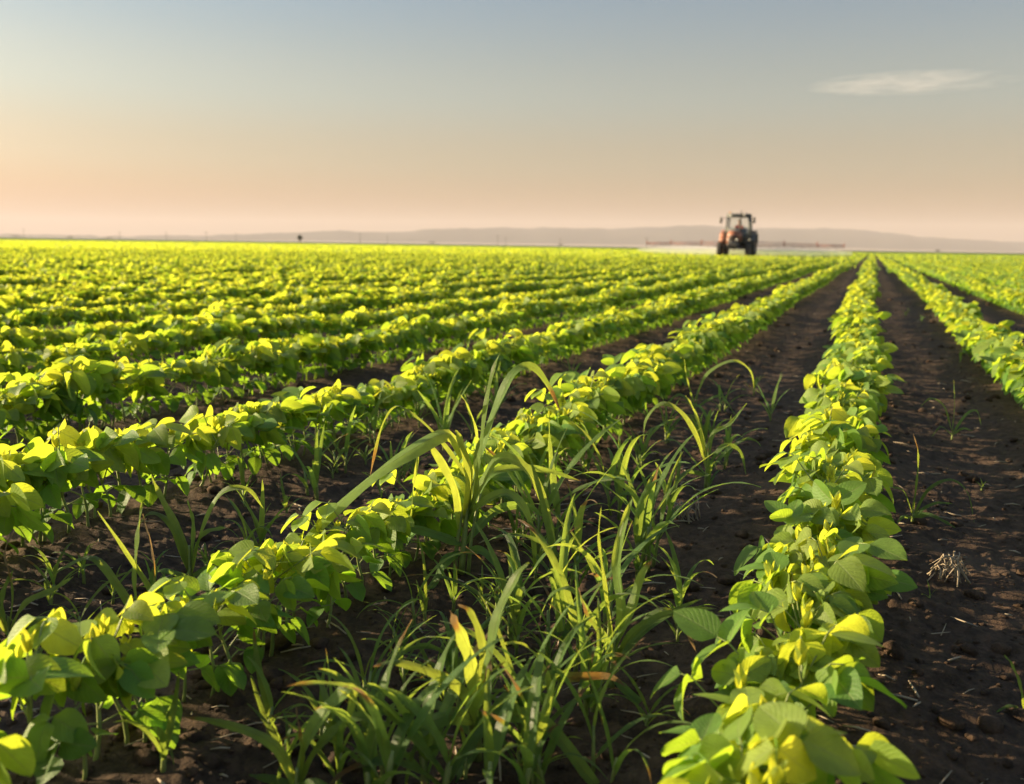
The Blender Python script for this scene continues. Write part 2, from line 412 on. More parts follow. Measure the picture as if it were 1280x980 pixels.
for k, ids in sorted(byrow.items()):
    ids.sort(key=lambda i: P[i, 1])
    for q, i in enumerate(ids):
        r = place_plant(rng.randint(len(HI)), P[i, 0], P[i, 1], rng.uniform(-.7, .7), rng.uniform(.86, 1.12)*(.90 if k == -1 and P[i, 1] < 2.4 else .95 if k == 0 and P[i, 1] < 1.15 else .98 if k == 0 and P[i, 1] < 1.7 else .97 if D[i] < 2.5 else 1)*float(vigour(P[i, 0], P[i, 1])), rng.normal(0, .09, 2))
        rn = ROWN.get(k, 'a far left row')
        if q < 15: lab = '%s soybean plant from the near end of %s' % (ORD[q], rn)
        else: lab = 'crowded soybean plant beyond the fifteenth in %s' % rn
        tag(r, lab, 'soybean plant', 'soybean plants standing in the rows')

def bake(cands, var_list, rngs, lo_scale=1.0):
    mb = MB()
    arr = [(None if s is None else s.arrays(), f.arrays()) for s, f in var_list]
    va = rngs.randint(len(arr), size=len(cands))
    for v in range(len(arr)):
        ii = cands[va == v]; m = len(ii)
        if not m: continue
        th = rngs.uniform(-.7, .7, m); s = rngs.uniform(.85, 1.15, m)*lo_scale*vigour(P[ii, 0], P[ii, 1]); c, sn = np.cos(th)*s, np.sin(th)*s
        tx, ty = rngs.normal(0, .09, (2, m)); X0, Y0 = P[ii, 0], P[ii, 1]; Z0 = gh0(X0, Y0)+.004
        for ar in arr[v]:
            if ar is None: continue
            V, Q, UV, A = ar; n = len(V)
            X = V[None, :, 0]*c[:, None]-V[None, :, 1]*sn[:, None]; Y = V[None, :, 0]*sn[:, None]+V[None, :, 1]*c[:, None]; Z = V[None, :, 2]*s[:, None]
            X = X+Z*tx[:, None]+X0[:, None]; Y = Y+Z*ty[:, None]+Y0[:, None]; Z = Z+Z0[:, None]
            AA = np.tile(A[None], (m, 1, 1)); AA[:, :, 0] = (AA[:, :, 0]+rngs.rand(m)[:, None]) % 1
            mb.add(np.stack([X, Y, Z], -1).reshape(-1, 3), (Q[None]+(np.arange(m)*n)[:, None, None]).reshape(-1, 4), np.tile(UV, (m, 1)), AA.reshape(-1, 3))
    return mb
rest = np.where(~is_thing)[0]; Dr = D[rest]
rs = np.random.RandomState(5)
crop = MB()
for cset, vl, sc_ in ((rest[Dr < 5.5], HI, 1), (rest[(Dr >= 5.5) & (Dr < 13)], MI, 1), (rest[(Dr >= 13) & (Dr < 40)], LO, 1.06)):
    if vl is LO: cset = cset[(rs.rand(len(cset)) < np.clip(1.45-D[cset]/45, .5, 1))]
    print('crop lod', len(cset))
    crop.add(*bake(cset, vl, rs, sc_).arrays())
# leaves further out: loose leaflets spread through the canopy of each row
xs, ys, zs, sz = [], [], [], []
for k in range(-170, 100):
    y0 = 20.0
    n = 1700; u = rs.rand(n); y = 1/(1/24.0-u*(1/24.0-1/190.0)); n = len(y)
    x = row_x(k, y)+rs.normal(0, .085, n)
    d = np.hypot(x, y); keep = in_view(x, y, 0) & (d > 24) & (d < 190)
    dens = rs.rand(n) < 1.0
    keep &= dens
    x, y, d = x[keep], y[keep], d[keep]
    xs.append(x); ys.append(y); zs.append((.155-.09*rs.rand(len(x))**1.6)*vigour(x, y)); sz.append(np.clip(d/380, .075, .42)*rs.uniform(.7, 1.2, len(x)))
xs, ys, zs, sz = map(np.concatenate, (xs, ys, zs, sz)); n = len(xs); print('far leaves', n)
nr = rs.normal(0, .55, (n, 3)); nr[:, 2] += .8; nr[:, 0] -= .6; nr /= np.linalg.norm(nr, axis=1)[:, None]
hd = rs.normal(0, 1, (n, 3)); hd -= nr*(hd*nr).sum(1)[:, None]; hd /= np.linalg.norm(hd, axis=1)[:, None]; sd_ = np.cross(nr, hd)
C = np.stack([xs, ys, zs], 1); s1 = sz[:, None]
V = np.stack([C-hd*s1*.6, C+sd_*s1*.38, C+hd*s1*.55, C-sd_*s1*.38], 1); V[:, :, 2] = np.clip(V[:, :, 2], .02, .24)
A = np.stack([rs.rand(n), np.clip((zs-.09)/.1, 0, 1), rs.rand(n)*.3], 1)
crop.add(V.reshape(-1, 3), (np.arange(n)[:, None]*4+np.arange(4)), np.tile([[0, .5], [.5, .9], [1, .5], [.5, .1]], (n, 1)), np.repeat(A, 4, 0))
V, Q, UV, A = crop.arrays(); print('crop faces', len(Q))
o = mesh_from('soybean_crop', V, Q, SOY, None, UV, A)
tag(o, 'green mass of soybean rows receding to the horizon', 'soybean crop', kind='stuff')
# closed canopy beyond the last single leaves, out to the hills
rr = [110.0]
while rr[-1] < 6500: rr.append(rr[-1]*1.022)
th = np.linspace(-0.85, 0.85, 900)+YAW; T, Rr = np.meshgrid(th, rr); X = -np.sin(T)*Rr; Y = np.cos(T)*Rr
Z = .09+.10*rs.rand(*X.shape)*np.clip((Rr-100)/60, .3, 1)
n = X.size; A = np.stack([rs.rand(n), rs.uniform(.4, 1, n), rs.rand(n)*.2], 1)
o = mesh_from('distant_crop', np.stack([X, Y, Z], -1).reshape(-1, 3), gf(len(rr)-1, len(th)-1)[:, ::-1], SOY, None, np.stack([rs.rand(n), np.full(n, .3)], 1), A, smooth=False)
tag(o, 'far bright green field meeting the horizon', 'field', kind='stuff')

# ------------------------------------------------------------------ grass weeds
def ribbon(mb, C, W, attr, wprof=None, keel=.35, twist=0.0, side=None, nv=4):
    """long blade along centreline C (n,3), width W, keeled cross-section"""
    C = np.asarray(C, float); n = len(C); t_ = np.linspace(0, 1, n)
    if wprof is None: wprof = np.minimum(1, .45+3*t_)*np.maximum(1-t_**2.2, 0.02)**.75
    d = np.gradient(C, axis=0); d /= np.linalg.norm(d, axis=1)[:, None]+1e-9
    if side is None:
        h = C[-1]-C[0]; side = np.cross([0, 0, 1], [h[0], h[1], 0])
        if np.linalg.norm(side) < 1e-4: side = np.array([1, 0, 0])
    S = np.array(side, float) if np.ndim(side) == 2 else np.tile(unit(side), (n, 1)); S -= d*(S*d).sum(1)[:, None]; S /= np.linalg.norm(S, axis=1)[:, None]+1e-9
    N = np.cross(d, S); tw = twist*t_**1.3
    S2 = S*np.cos(tw)[:, None]+N*np.sin(tw)[:, None]; N2 = np.cross(d, S2)
    ss = np.linspace(-1, 1, nv+1); rpl = .06*W*np.sin(t_*23+attr[0]*9)
    P = C[:, None, :]+S2[:, None, :]*(ss[None, :, None]*(wprof*W/2)[:, None, None])+N2[:, None, :]*((np.abs(ss)[None, :]*keel*(wprof*W/2)[:, None]+ss[None, :]*rpl[:, None])[..., None])
    UV = np.stack([np.repeat(t_, nv+1), np.tile((ss+1)/2, n)], 1)
    mb.add(P.reshape(-1, 3), gf(n-1, nv), UV, attr)
def arch(base, az, L, th0, bend, p=1.6, n=16, wob=0.0):
    """centreline leaving base at elevation th0 and bending over by bend"""
    t_ = (np.arange(n)+.5)/n; th = th0-bend*t_**p; a = az+wob*t_
    st = L/n*np.stack([np.cos(th)*np.cos(a), np.cos(th)*np.sin(a), np.sin(th)], 1)
    C = np.vstack([[0, 0, 0], np.cumsum(st, 0)])+np.asarray(base)
    C[:, 2] = np.maximum(C[:, 2], .004); return C
def spline(pts, n=22):
    p = np.asarray(pts, float); m = len(p); p = np.vstack([2*p[0]-p[1], p, 2*p[-1]-p[-2]]); out = []
    for u in np.linspace(0, m-1-1e-6, n):
        i = int(u); f = u-i; a, b, c, d = p[i:i+4]
        out.append(.5*((2*b)+(c-a)*f+(2*a-5*b+4*c-d)*f*f+(3*b-a-3*c+d)*f**3))
    return np.array(out)
def weed_random(rng, H, nb, spread=1.0, wide=1.0, culms=1, dryness=.4):
    st, bl = MB(), MB()
    for c in range(culms):
        a0 = rng.uniform(0, 6.28); off = np.array([math.cos(a0), math.sin(a0), 0])*rng.uniform(0, .012)*culms
        ln = rng.uniform(.0, .35)*spread; top = off+np.array([math.cos(a0)*math.sin(ln), math.sin(a0)*math.sin(ln), math.cos(ln)])*H*rng.uniform(.25, .42)
        tube(st, [off-[0, 0, .015], (off+top)/2, top], [.0021*wide+.0008, .0017*wide+.0006, .0012*wide+.0004], 6, True, (rng.rand(), .5, 0))
        az = rng.uniform(0, 6.28); m = max(3, nb//culms)
        for i in range(m):
            f = (i+.5)/m; b = off+(top-off)*(.12+.88*f); az += math.pi+rng.normal(0, .5)
            L = H*rng.uniform(.55, .95)*(0.75+.5*math.sin(math.pi*f)); th0 = rng.uniform(.75, 1.25)+.25*f
            bend = rng.uniform(.5, 2.3)*spread*(1.15-.5*f)
            W = rng.uniform(.006, .010)*wide*(L/.2)**.4
            ribbon(bl, arch(b, az, L, th0, bend, rng.uniform(1.2, 2.2), 14, rng.normal(0, .3)), W, (rng.rand(), rng.uniform(.1, 1)*(.3+.7*f), rng.rand() if rng.rand() < dryness else 0), twist=rng.normal(0, .6), nv=2)
    return st, bl
def put_weed(px, py, H, nb, label, seed, spread=1.0, wide=1.0, culms=1, dryness=.4, group='grass weeds in the furrows'):
    wide *= 1.4
    rng = np.random.RandomState(seed); st, bl = weed_random(rng, H, nb, spread*.8, wide, culms, dryness)
    b = at(px, py); r = empty('grass_weed', (b.x, b.y, float(gh0(b.x, b.y))+.003), rng.uniform(0, 6.28))
    st.build('stem', STEM, r); bl.build('blades', GRASS, r)
    tag(r, label, 'grass weed', group); return r
def drawn_side(C, rng):
    d = np.gradient(C, axis=0); f = np.array(FH); a = rng.uniform(.3, .85); q = np.cross(f, d)*(1 if (C[-1]-C[0])@np.array(RH) < 0 else -1); q /= np.linalg.norm(q, axis=1)[:, None]+1e-9
    return math.cos(a)*f+math.sin(a)*q
def put_drawn(bx, by, blades, stems, label, seed=0, sc_=1.0):
    """a weed whose blades follow drawn arcs: (points [(dx, dy, depth m)...] in pixels from its foot, width m, age, dry, twist)"""
    rng = np.random.RandomState(seed); b = at(bx, by); z0 = float(gh0(b.x, b.y))+.003
    k = (b-cam.location).dot(fwd)/FPX                      # metres per pixel at the foot
    cp = math.cos(PITCH)
    def w(p):
        v = RH*(p[0]*k)+FH*p[2]+Vector((0, 0, 1))*(p[1]*k/cp+p[2]*.33); return (v.x, v.y, max(v.z, .003))
    k *= sc_; r = empty('grass_weed', (b.x, b.y, z0)); st, bl = MB(), MB()
    for s_ in stems: tube(st, spline([w(p) for p in s_[0]], 8), np.linspace(s_[1], s_[1]*.5, 8), 7, True, (rng.rand(), .6, 0))
    for p_, W, age, dry, tw in blades:
        C = spline([w(p) for p in p_], 26)
        ribbon(bl, C, W*1.25*min(sc_, 1.2), (rng.rand(), age, dry), twist=tw, side=drawn_side(C, rng), keel=.3)
    st.build('stem', STEM, r); bl.build('blades', GRASS, r); tag(r, label, 'grass weed', 'grass weeds in the furrows'); return r

# hero clump between the two nearest rows
put_drawn(577, 722, [
    ([(10, 70, 0), (22, 150, 0), (28, 205, .02), (36, 245, .03), (44, 268, .03)], .012, .9, .0, .5),
    ([(8, 120, 0), (-10, 150, .0), (-35, 185, -.01), (-62, 212, -.02), (-82, 218, -.02), (-97, 195, -.02), (-106, 160, -.02), (-112, 128, -.02)], .012, .8, .6, 1.2),
    ([(-2, 60, 0), (-6, 110, -.01), (-22, 150, -.02), (-44, 182, -.03), (-52, 170, -.04), (-57, 135, -.05), (-60, 92, -.05)], .021, .95, .2, .9),
    ([(2, 150, .0), (-18, 186, -.02), (-60, 180, -.06), (-110, 158, -.10), (-160, 126, -.15), (-195, 95, -.19), (-206, 72, -.21), (-204, 50, -.22)], .028, 1., .5, .5),
    ([(6, 80, 0), (30, 125, .0), (48, 145, .01), (80, 130, .01), (100, 95, .0), (112, 50, .0), (116, 10, .0)], .018, .8, .1, .8),
    ([(6, 70, 0), (25, 100, -.02), (55, 118, -.03), (78, 100, -.04), (88, 60, -.04), (90, 15, -.04)], .016, .7, .1, .7),
    ([(8, 80, 0), (34, 110, .04), (70, 112, .06), (110, 100, .08), (150, 88, .08)], .014, .5, .4, .4),
    ([(14, 120, 0), (30, 170, .02), (45, 210, .03), (62, 240, .04), (84, 244, .05), (105, 220, .05), (120, 190, .05)], .017, .5, .55, .9),
    ([(4, 60, 0), (10, 130, -.01), (-2, 180, -.02), (-8, 190, -.02)], .016, 1., .0, .2),
    ([(0, 40, 0), (-30, 62, -.02), (-70, 75, -.03), (-110, 72, -.04), (-140, 60, -.05)], .018, .3, .0, .4),
    ([(-2, 30, 0), (-20, 36, -.04), (-32, 20, -.06), (-38, -15, -.07), (-40, -42, -.07)], .015, .1, .0, .8),
    ([(2, 30, 0), (25, 45, -.03), (45, 36, -.05), (55, 5, -.06)], .014, .2, .0, .6),
    ([(8, 70, 0), (20, 120, -.02), (18, 160, -.03), (22, 185, -.03)], .015, .9, .0, .3),
    ([(10, 100, .01), (18, 160, .03), (6, 200, .03), (-4, 215, .03)], .010, .9, .2, .3),
    ([(4, 40, 0), (40, 60, .05), (80, 50, .09), (105, 30, .1)], .014, .2, .1, .5),
], [([(0, -8, 0), (4, 60, 0), (10, 130, 0)], .0062), ([(-8, -6, 0), (-6, 40, 0), (2, 90, 0)], .0045), ([(8, -6, 0), (12, 50, 0), (22, 100, .01)], .004)],
    'tallest grass weed with long arching blades, growing against the row left of the weedy strip', 1)
put_drawn(598, 930, [
    ([(0, 60, 0), (-8, 130, -.01), (-22, 175, -.02), (-32, 194, -.02)], .018, .9, .9, .2),
    ([(4, 60, 0), (12, 120, 0), (20, 165, .01), (40, 205, .02), (54, 222, .02)], .013, .85, .2, .3),
    ([(-4, 60, 0), (-20, 105, -.02), (-52, 132, -.03), (-90, 150, -.04), (-112, 152, -.05)], .011, .8, .5, .5),
    ([(-6, 50, 0), (-28, 82, -.03), (-58, 84, -.05), (-74, 50, -.06), (-76, 5, -.07), (-72, -30, -.07)], .016, .7, .1, .6),
    ([(4, 60, 0), (20, 75, -.02), (60, 88, -.04), (90, 72, -.05), (120, 40, -.06), (140, 5, -.07), (150, -40, -.08)], .014, .8, .3, .5),
    ([(2, 40, 0), (30, 60, .02), (70, 78, .03), (110, 72, .04), (150, 66, .05), (172, 54, .05)], .011, .6, 1.0, .6),
    ([(2, 60, 0), (4, 120, .02), (-10, 155, .03), (-26, 165, .03)], .010, .9, .7, .3),
    ([(0, 40, 0), (-2, 80, -.02), (10, 120, -.03), (14, 150, -.03)], .012, .9, .9, .3),
    ([(-4, 30, 0), (-40, 50, .02), (-90, 50, .03), (-130, 20, .03)], .012, .3, .2, .6),
    ([(4, 30, 0), (40, 38, .04), (80, 28, .06), (100, 0, .07)], .013, .1, .1, .6),
    ([(0, 20, 0), (-34, 22, -.05), (-52, -6, -.07), (-66, -40, -.08)], .013, .2, .0, .4)],
    [([(0, -10, 0), (0, 50, 0), (2, 95, 0)], .005), ([(-6, -8, 0), (-8, 30, 0), (-12, 70, 0)], .004)],
    'broad yellow-green grass weed near the bottom edge, two upright blades with browned tips', 2, 1.1)
put_drawn(765, 850, [
    ([(0, 60, 0), (-10, 130, 0), (-20, 190, .01), (-18, 225, .02)], .009, .9, .1, .3),
    ([(0, 50, 0), (10, 100, 0), (2, 160, .01), (12, 210, .02), (20, 235, .02)], .012, .8, .2, .6),
    ([(4, 40, 0), (20, 80, -.01), (50, 110, -.02), (88, 128, -.03), (120, 130, -.03)], .010, .7, .3, .4),
    ([(4, 50, 0), (26, 76, .0), (54, 104, .0), (76, 100, .0), (94, 72, .0), (104, 52, .0)], .008, .5, 1.1, .6),
    ([(4, 30, 0), (34, 50, .03), (80, 70, .05), (120, 82, .06)], .009, .3, .0, .4),
    ([(0, 40, 0), (-26, 96, 0), (-52, 132, .0), (-78, 126, .0), (-92, 96, .0)], .010, .6, .2, .5),
    ([(2, 60, 0), (22, 110, 0), (32, 150, 0), (44, 170, 0)], .012, .9, .6, .6),
    ([(0, 40, 0), (-10, 90, -.03), (-34, 124, -.04), (-48, 160, -.04)], .010, .5, .9, .3),
    ([(0, 20, 0), (-34, 40, .04), (-66, 32, .06), (-88, 6, .07)], .010, .1, .0, .3),
    ([(0, 20, 0), (20, 26, -.04), (44, 12, -.06), (56, -14, -.07)], .009, .1, .0, .3)],
    [([(0, -8, 0), (0, 40, 0), (4, 80, 0)], .004), ([(-4, -8, 0), (-6, 40, .01), (-4, 90, .01)], .003)],
    'grass weed mid-strip with a blade pointing towards the middle row', 3)
put_drawn(882, 610, [
    ([(0, 30, 0), (-14, 70, 0), (-36, 100, 0), (-60, 108, 0), (-78, 88, 0), (-80, 60, 0)], .014, .9, .1, .6),
    ([(0, 40, 0), (-10, 80, 0), (-22, 108, 0), (-30, 118, 0)], .012, .9, .2, .4),
    ([(2, 30, 0), (20, 56, 0), (40, 50, 0), (50, 20, 0)], .010, .3, .0, .4),
    ([(2, 20, 0), (30, 40, .04), (60, 52, .06)], .009, .4, .0, .4),
    ([(0, 30, 0), (6, 70, 0), (26, 84, .0), (46, 110, 0)], .010, .7, .1, .4),
    ([(0, 20, 0), (-30, 34, -.04), (-50, 12, -.05)], .010, .2, .0, .4),
    ([(0, 20, 0), (-34, 50, .04), (-60, 46, .05)], .010, .3, .0, .4)],
    [([(0, -6, 0), (0, 30, 0), (2, 60, 0)], .0045)],
    'pale-stemmed grass weed with one blade looped over, nearest the leafy middle row', 4)
put_drawn(868, 530, [
    ([(0, 30, 0), (14, 62, 0), (44, 78, 0), (66, 66, 0), (73, 40, 0)], .011, .9, .0, .5),
    ([(0, 20, 0), (-12, 60, 0), (-16, 80, 0)], .010, .7, .1, .3),
    ([(0, 20, 0), (-20, 36, 0), (-40, 20, 0)], .010, .4, .0, .3),
    ([(2, 20, 0), (30, 34, 0), (50, 12, 0)], .009, .3, .0, .3)],
    [([(0, -5, 0), (2, 40, 0)], .004)], 'grass weed in the shade with a single blade arching high to the right', 5)
put_drawn(1140, 656, [
    ([(0, 10, 0), (2, 40, 0), (1, 70, 0), (-6, 90, 0)], .0085, .7, .8, .2),
    ([(2, 10, 0), (14, 34, 0), (34, 44, 0), (52, 32, 0), (62, -2, 0)], .006, .3, .1, .4),
    ([(0, 8, 0), (-10, 32, 0), (-24, 36, 0), (-38, 34, 0)], .005, .4, .2, .3),
    ([(1, 6, 0), (12, 14, -.02), (26, 10, -.03), (34, -6, -.04)], .008, .2, .0, .3),
    ([(0, 6, 0), (-14, 12, -.02), (-22, -2, -.03)], .006, .2, .0, .3),
    ([(1, 8, 0), (24, 14, .02), (46, 12, .03)], .005, .3, .0, .3)],
    [([(0, -4, 0), (0, 14, 0)], .0032)], 'lone grass weed on bare soil beside the middle row, upright blade with a dry tip', 6, 1.25)
put_drawn(1190, 548, [
    ([(0, 10, 0), (0, 34, 0), (-3, 60, 0)], .007, .8, .3, .2),
    ([(0, 8, 0), (-10, 34, 0), (-24, 42, 0), (-34, 34, 0)], .006, .7, .1, .3),
    ([(1, 8, 0), (12, 26, 0), (22, 30, 0), (28, 16, 0)], .006, .3, .0, .3),
    ([(0, 6, 0), (-12, 14, 0), (-20, 4, 0)], .006, .3, .0, .3), ([(1, 6, 0), (10, 12, 0), (20, 10, 0)], .005, .3, .0, .3)],
    [([(0, -4, 0), (0, 12, 0)], .003)], 'bright lone grass weed midway along the bare furrow', 7, 1.25)
put_drawn(1282, 888, [
    ([(0, 6, 0), (-8, 40, 0), (-22, 68, 0), (-34, 80, 0)], .008, .8, .0, .3), ([(0, 6, 0), (-20, 14, 0), (-40, 0, 0)], .005, .4, .0, .3),
    ([(0, 6, 0), (16, 30, 0), (34, 30, 0)], .006, .3, .0, .3)], [([(0, -4, 0), (0, 10, 0)], .003)], 'grass weed cut by the right edge of the furrow with one upright blade', 8)
put_drawn(180, 790, [
    ([(0, 10, 0), (-6, 50, 0), (-2, 100, 0), (4, 142, 0)], .013, .9, .2, .2),
    ([(2, 10, 0), (14, 60, 0), (12, 98, 0), (4, 130, 0)], .010, .6, 1.4, .2),
    ([(0, 8, 0), (-24, 54, 0), (-50, 84, 0), (-84, 70, 0), (-98, 52, 0)], .010, .7, .1, .5),
    ([(0, 6, 0), (-30, 22, -.02), (-66, 24, -.03), (-92, 2, -.04)], .008, .3, .0, .5),
    ([(2, 6, 0), (30, 36, 0), (60, 40, 0), (88, 20, 0)], .009, .2, .0, .3),
    ([(0, 6, 0), (12, 40, .0), (-16, 92, 0), (-42, 132, .0)], .006, .8, .1, .3),
    ([(0, 6, 0), (20, 20, -.03), (40, 6, -.04)], .008, .1, .0, .3)],
    [([(0, -5, 0), (0, 30, 0)], .0036)], 'grass weed with rust-red and tall yellow blades between the two near left rows', 9, 1.2)
put_drawn(238, 722, [
    ([(0, 10, 0), (-8, 50, 0), (-26, 90, 0), (-36, 112, 0)], .011, .8, .2, .3),
    ([(2, 10, 0), (16, 60, 0), (36, 96, 0), (62, 100, 0), (78, 80, 0)], .009, .8, .1, .4),
    ([(0, 10, 0), (-18, 62, 0), (-40, 74, 0), (-56, 52, 0)], .009, .7, .3, .3),
    ([(0, 10, 0), (14, 50, 0), (40, 60, 0)], .010, .5, .0, .3), ([(0, 6, 0), (30, 24, -.02), (50, 4, -.02)], .009, .1, .0, .3),
    ([(0, 6, 0), (-26, 22, -.02), (-44, 2, -.02)], .009, .1, .0, .3), ([(0, 10, 0), (6, 60, 0), (0, 88, 0)], .009, .5, .0, .3)],
    [([(0, -5, 0), (0, 40, 0)], .004)], 'grass weed with an upright fan of blades, against the second row left', 10, 1.2)
put_drawn(12, 800, [
    ([(0, 10, 0), (8, 60, 0), (2, 100, 0), (14, 128, 0)], .009, .7, 1.4, .2),
    ([(0, 10, 0), (20, 44, 0), (50, 60, 0), (74, 76, 0)], .010, .9, .2, .3),
    ([(0, 10, 0), (-20, 50, 0), (-40, 66, 0)], .010, .9, .2, .3), ([(0, 6, 0), (30, 34, -.02), (60, 36, -.02), (84, 16, -.02)], .010, .4, .1, .3),
    ([(0, 6, 0), (20, 16, -.02), (36, -8, -.02)], .008, .2, .1, .3), ([(0, 10, 0), (-4, 50, 0), (10, 84, 0)], .010, .5, .0, .3)],
    [([(0, -5, 0), (0, 30, 0)], .0036)], 'grass weed with a reddish upright blade at the left edge', 11, 1.15)
put_drawn(372, 985, [
    ([(0, 10, 0), (16, 80, 0), (52, 132, 0), (70, 140, .0), (62, 100, -.01)], .017, .9, .1, .4),
    ([(0, 10, 0), (30, 70, 0), (76, 108, 0), (120, 96, 0)], .012, .6, .2, .4),
    ([(0, 10, 0), (-20, 60, 0), (-50, 84, 0), (-110, 80, .02), (-150, 74, .03)], .010, .9, .5, .4),
    ([(0, 10, 0), (-30, 24, 0), (-60, 30, 0)], .010, .3, .1, .3), ([(2, 8, 0), (8, 60, 0), (0, 120, 0)], .008, .7, .9, .3),
    ([(0, 8, 0), (30, 40, -.02), (60, 30, -.03)], .012, .3, .0, .3)],
    [([(0, -5, 0), (0, 40, 0)], .004)], 'grass weed at the bottom edge with one wide blade bent over at the tip', 12)

W = [  # foot px, py, height m, blades, spread, width, culms, dry, label
 (675, 690, .22, 14, 1.0, 1.3, 3, .3, 'leafy grass weed just right of the tallest one'),
 (720, 740, .20, 12, 1.1, 1.1, 2, .3, 'tangled grass weed with drooping blades between the tallest one and the furrow'),
 (800, 700, .21, 18, .9, 1.2, 4, .2, 'dense dark green grass weed beside the dry root tuft'),
 (770, 640, .20, 14, .9, 1.1, 3, .2, 'upright grass weed behind the dense clump of the strip'),
 (825, 660, .15, 9, 1.2, 1.0, 2, .2, 'low grass weed beside the dry root tuft, blades towards the middle row'),
 (880, 560, .13, 12, 1.2, 1.0, 3, .1, 'shaded bushy grass weed behind the looped blade'),
 (905, 585, .12, 9, 1.3, 1.0, 2, .1, 'short spreading grass weed in front of the shaded bushy one'),
 (962, 528, .13, 6, .7, .9, 1, .1, 'thin upright grass weed close to the middle row'),
 (940, 492, .10, 6, .9, .9, 1, .1, 'small blurred grass weed in the dark furrow beyond the strip'),
 (640, 790, .17, 12, 1.1, 1.2, 2, .4, 'grass weed with crossing blades in front of the tallest one'),
 (690, 830, .17, 13, 1.0, 1.1, 3, .4, 'slender grass weed in the thick of the strip'),
 (735, 880, .15, 10, 1.2, 1.0, 2, .4, 'drooping grass weed near the lower end of the strip'),
 (660, 900, .16, 12, 1.1, 1.1, 2, .4, 'grass weed right of the two browned upright blades'),
 (540, 965, .17, 12, 1.0, 1.5, 2, .6, 'wide-bladed grass weed at the bottom edge below the browned tips'),
 (480, 985, .16, 10, 1.1, 1.4, 2, .5, 'grass weed at the bottom edge left of centre'),
 (700, 975, .13, 10, 1.1, 1.0, 2, .5, 'small grass weed at the bottom edge of the strip'),
 (630, 985, .15, 10, 1.0, 1.2, 2, .7, 'grass weed cut off by the bottom edge under the strip'),
 (800, 905, .09, 6, 1.2, .8, 1, .5, 'tiny grass weed on the soil left of the nearest middle-row plants'),
 (445, 930, .12, 7, 1.2, .9, 1, .5, 'sparse grass weed on soil below the near left row'),
 (330, 925, .10, 6, 1.2, .9, 1, .4, 'short grass weed under the near left row'),
 (190, 975, .10, 6, 1.0, .9, 1, .3, 'small grass weed at the bottom edge near the left corner'),
 (850, 800, .08, 5, 1.3, .7, 1, .4, 'single-stemmed grass weed on soil between strip and middle row'),
 (318, 690, .11, 8, 1.1, .9, 1, .3, 'small fanned grass weed alone between the two near left rows'),
 (395, 622, .17, 11, .8, 1.1, 3, .3, 'upright grass weed clump left of the long hanging blade'),
 (430, 590, .15, 9, .9, 1.0, 2, .3, 'grass weed behind the long hanging blade'),
 (470, 560, .14, 9, 1.0, 1.0, 2, .2, 'grass weed with thin blades against the second left row'),
 (365, 640, .09, 6, 1.3, .8, 1, .2, 'low grass weed in shade near the long hanging blade'),
 (290, 750, .08, 6, 1.4, .8, 1, .2, 'low dark grass weed behind the near left row'),
 (215, 765, .10, 9, 1.3, .9, 2, .2, 'bushy low grass weed by the rust-red blade'),
 (60, 760, .10, 7, 1.2, .9, 1, .2, 'grass weed with flat-lying blades left of the rust-red one'),
 (50, 830, .09, 7, 1.2, .9, 1, .4, 'small grass weed behind the lowest left plants'),
 (100, 730, .07, 5, 1.3, .8, 1, .2, 'short grass weed under the second left row'),
 (500, 600, .12, 8, 1.0, 1.0, 2, .2, 'shaded grass weed left of the tallest one'),
 (555, 560, .17, 7, .6, 1.0, 1, .2, 'tall thin grass weed rising behind the tallest one'),
 (618, 520, .17, 6, .7, 1.1, 1, .2, 'tall grass weed with an upright blade behind the near left row'),
 (720, 480, .13, 5, .7, .9, 1, .2, 'blurred grass weed behind the near left row'),
 (590, 545, .12, 6, .9, 1.0, 1, .2, 'half-hidden grass weed behind the near left row'),
 (525, 535, .12, 6, .9, 1.0, 1, .2, 'small grass weed against the second left row'),
 (1132, 396, .09, 6, 1.0, 1.0, 1, .0, 'far soft grass weed in the bare furrow'),
 (1152, 404, .07, 6, 1.2, 1.0, 1, .0, 'lower far grass weed in the bare furrow, beside the row'),
 (1200, 455, .08, 4, .7, .9, 1, .0, 'thin grass weed at the foot of the right row'),
 (1226, 608, .035, 4, 1.0, .6, 1, .0, 'tiny green sprout on bare soil near the right edge'),
 (1165, 748, .03, 3, 1.0, .5, 1, .2, 'tiny sprout by the dry stubble on the furrow'),
 (840, 770, .12, 8, 1.2, .9, 1, .3, 'bent grass weed in the soil left of the middle row'),
 (575, 850, .12, 10, 1.3, 1.0, 2, .2, 'low dark grass weed left of the browned tips'),
 (760, 780, .16, 12, 1.0, 1.0, 3, .3, 'thick grass weed behind the blade pointing to the leafy row'),
 (690, 640, .16, 9, .9, 1.1, 2, .2, 'grass weed behind the leafy one right of the tallest'),
 (730, 600, .13, 8, 1.0, 1.0, 2, .1, 'grass weed at the upper end of the weedy strip'),
 (800, 590, .14, 9, 1.0, 1.0, 2, .1, 'grass weed in shade beside the near left row at the strip top'),
 (835, 560, .14, 8, .9, 1.0, 2, .1, 'grass weed at the strip top touching the near left row'),
 (905, 515, .11, 7, 1.1, 1.0, 2, .0, 'dark grass weed at the far end of the strip'),
]
for i, (px, py, H, nb, sp_, wd, cu, dr, lab) in enumerate(W):
    put_weed(px, py, H*(1.15 if H > .1 else 1), nb, lab, 900+i, sp_, wd, cu, dr)
rg = np.random.RandomState(77); n = 0
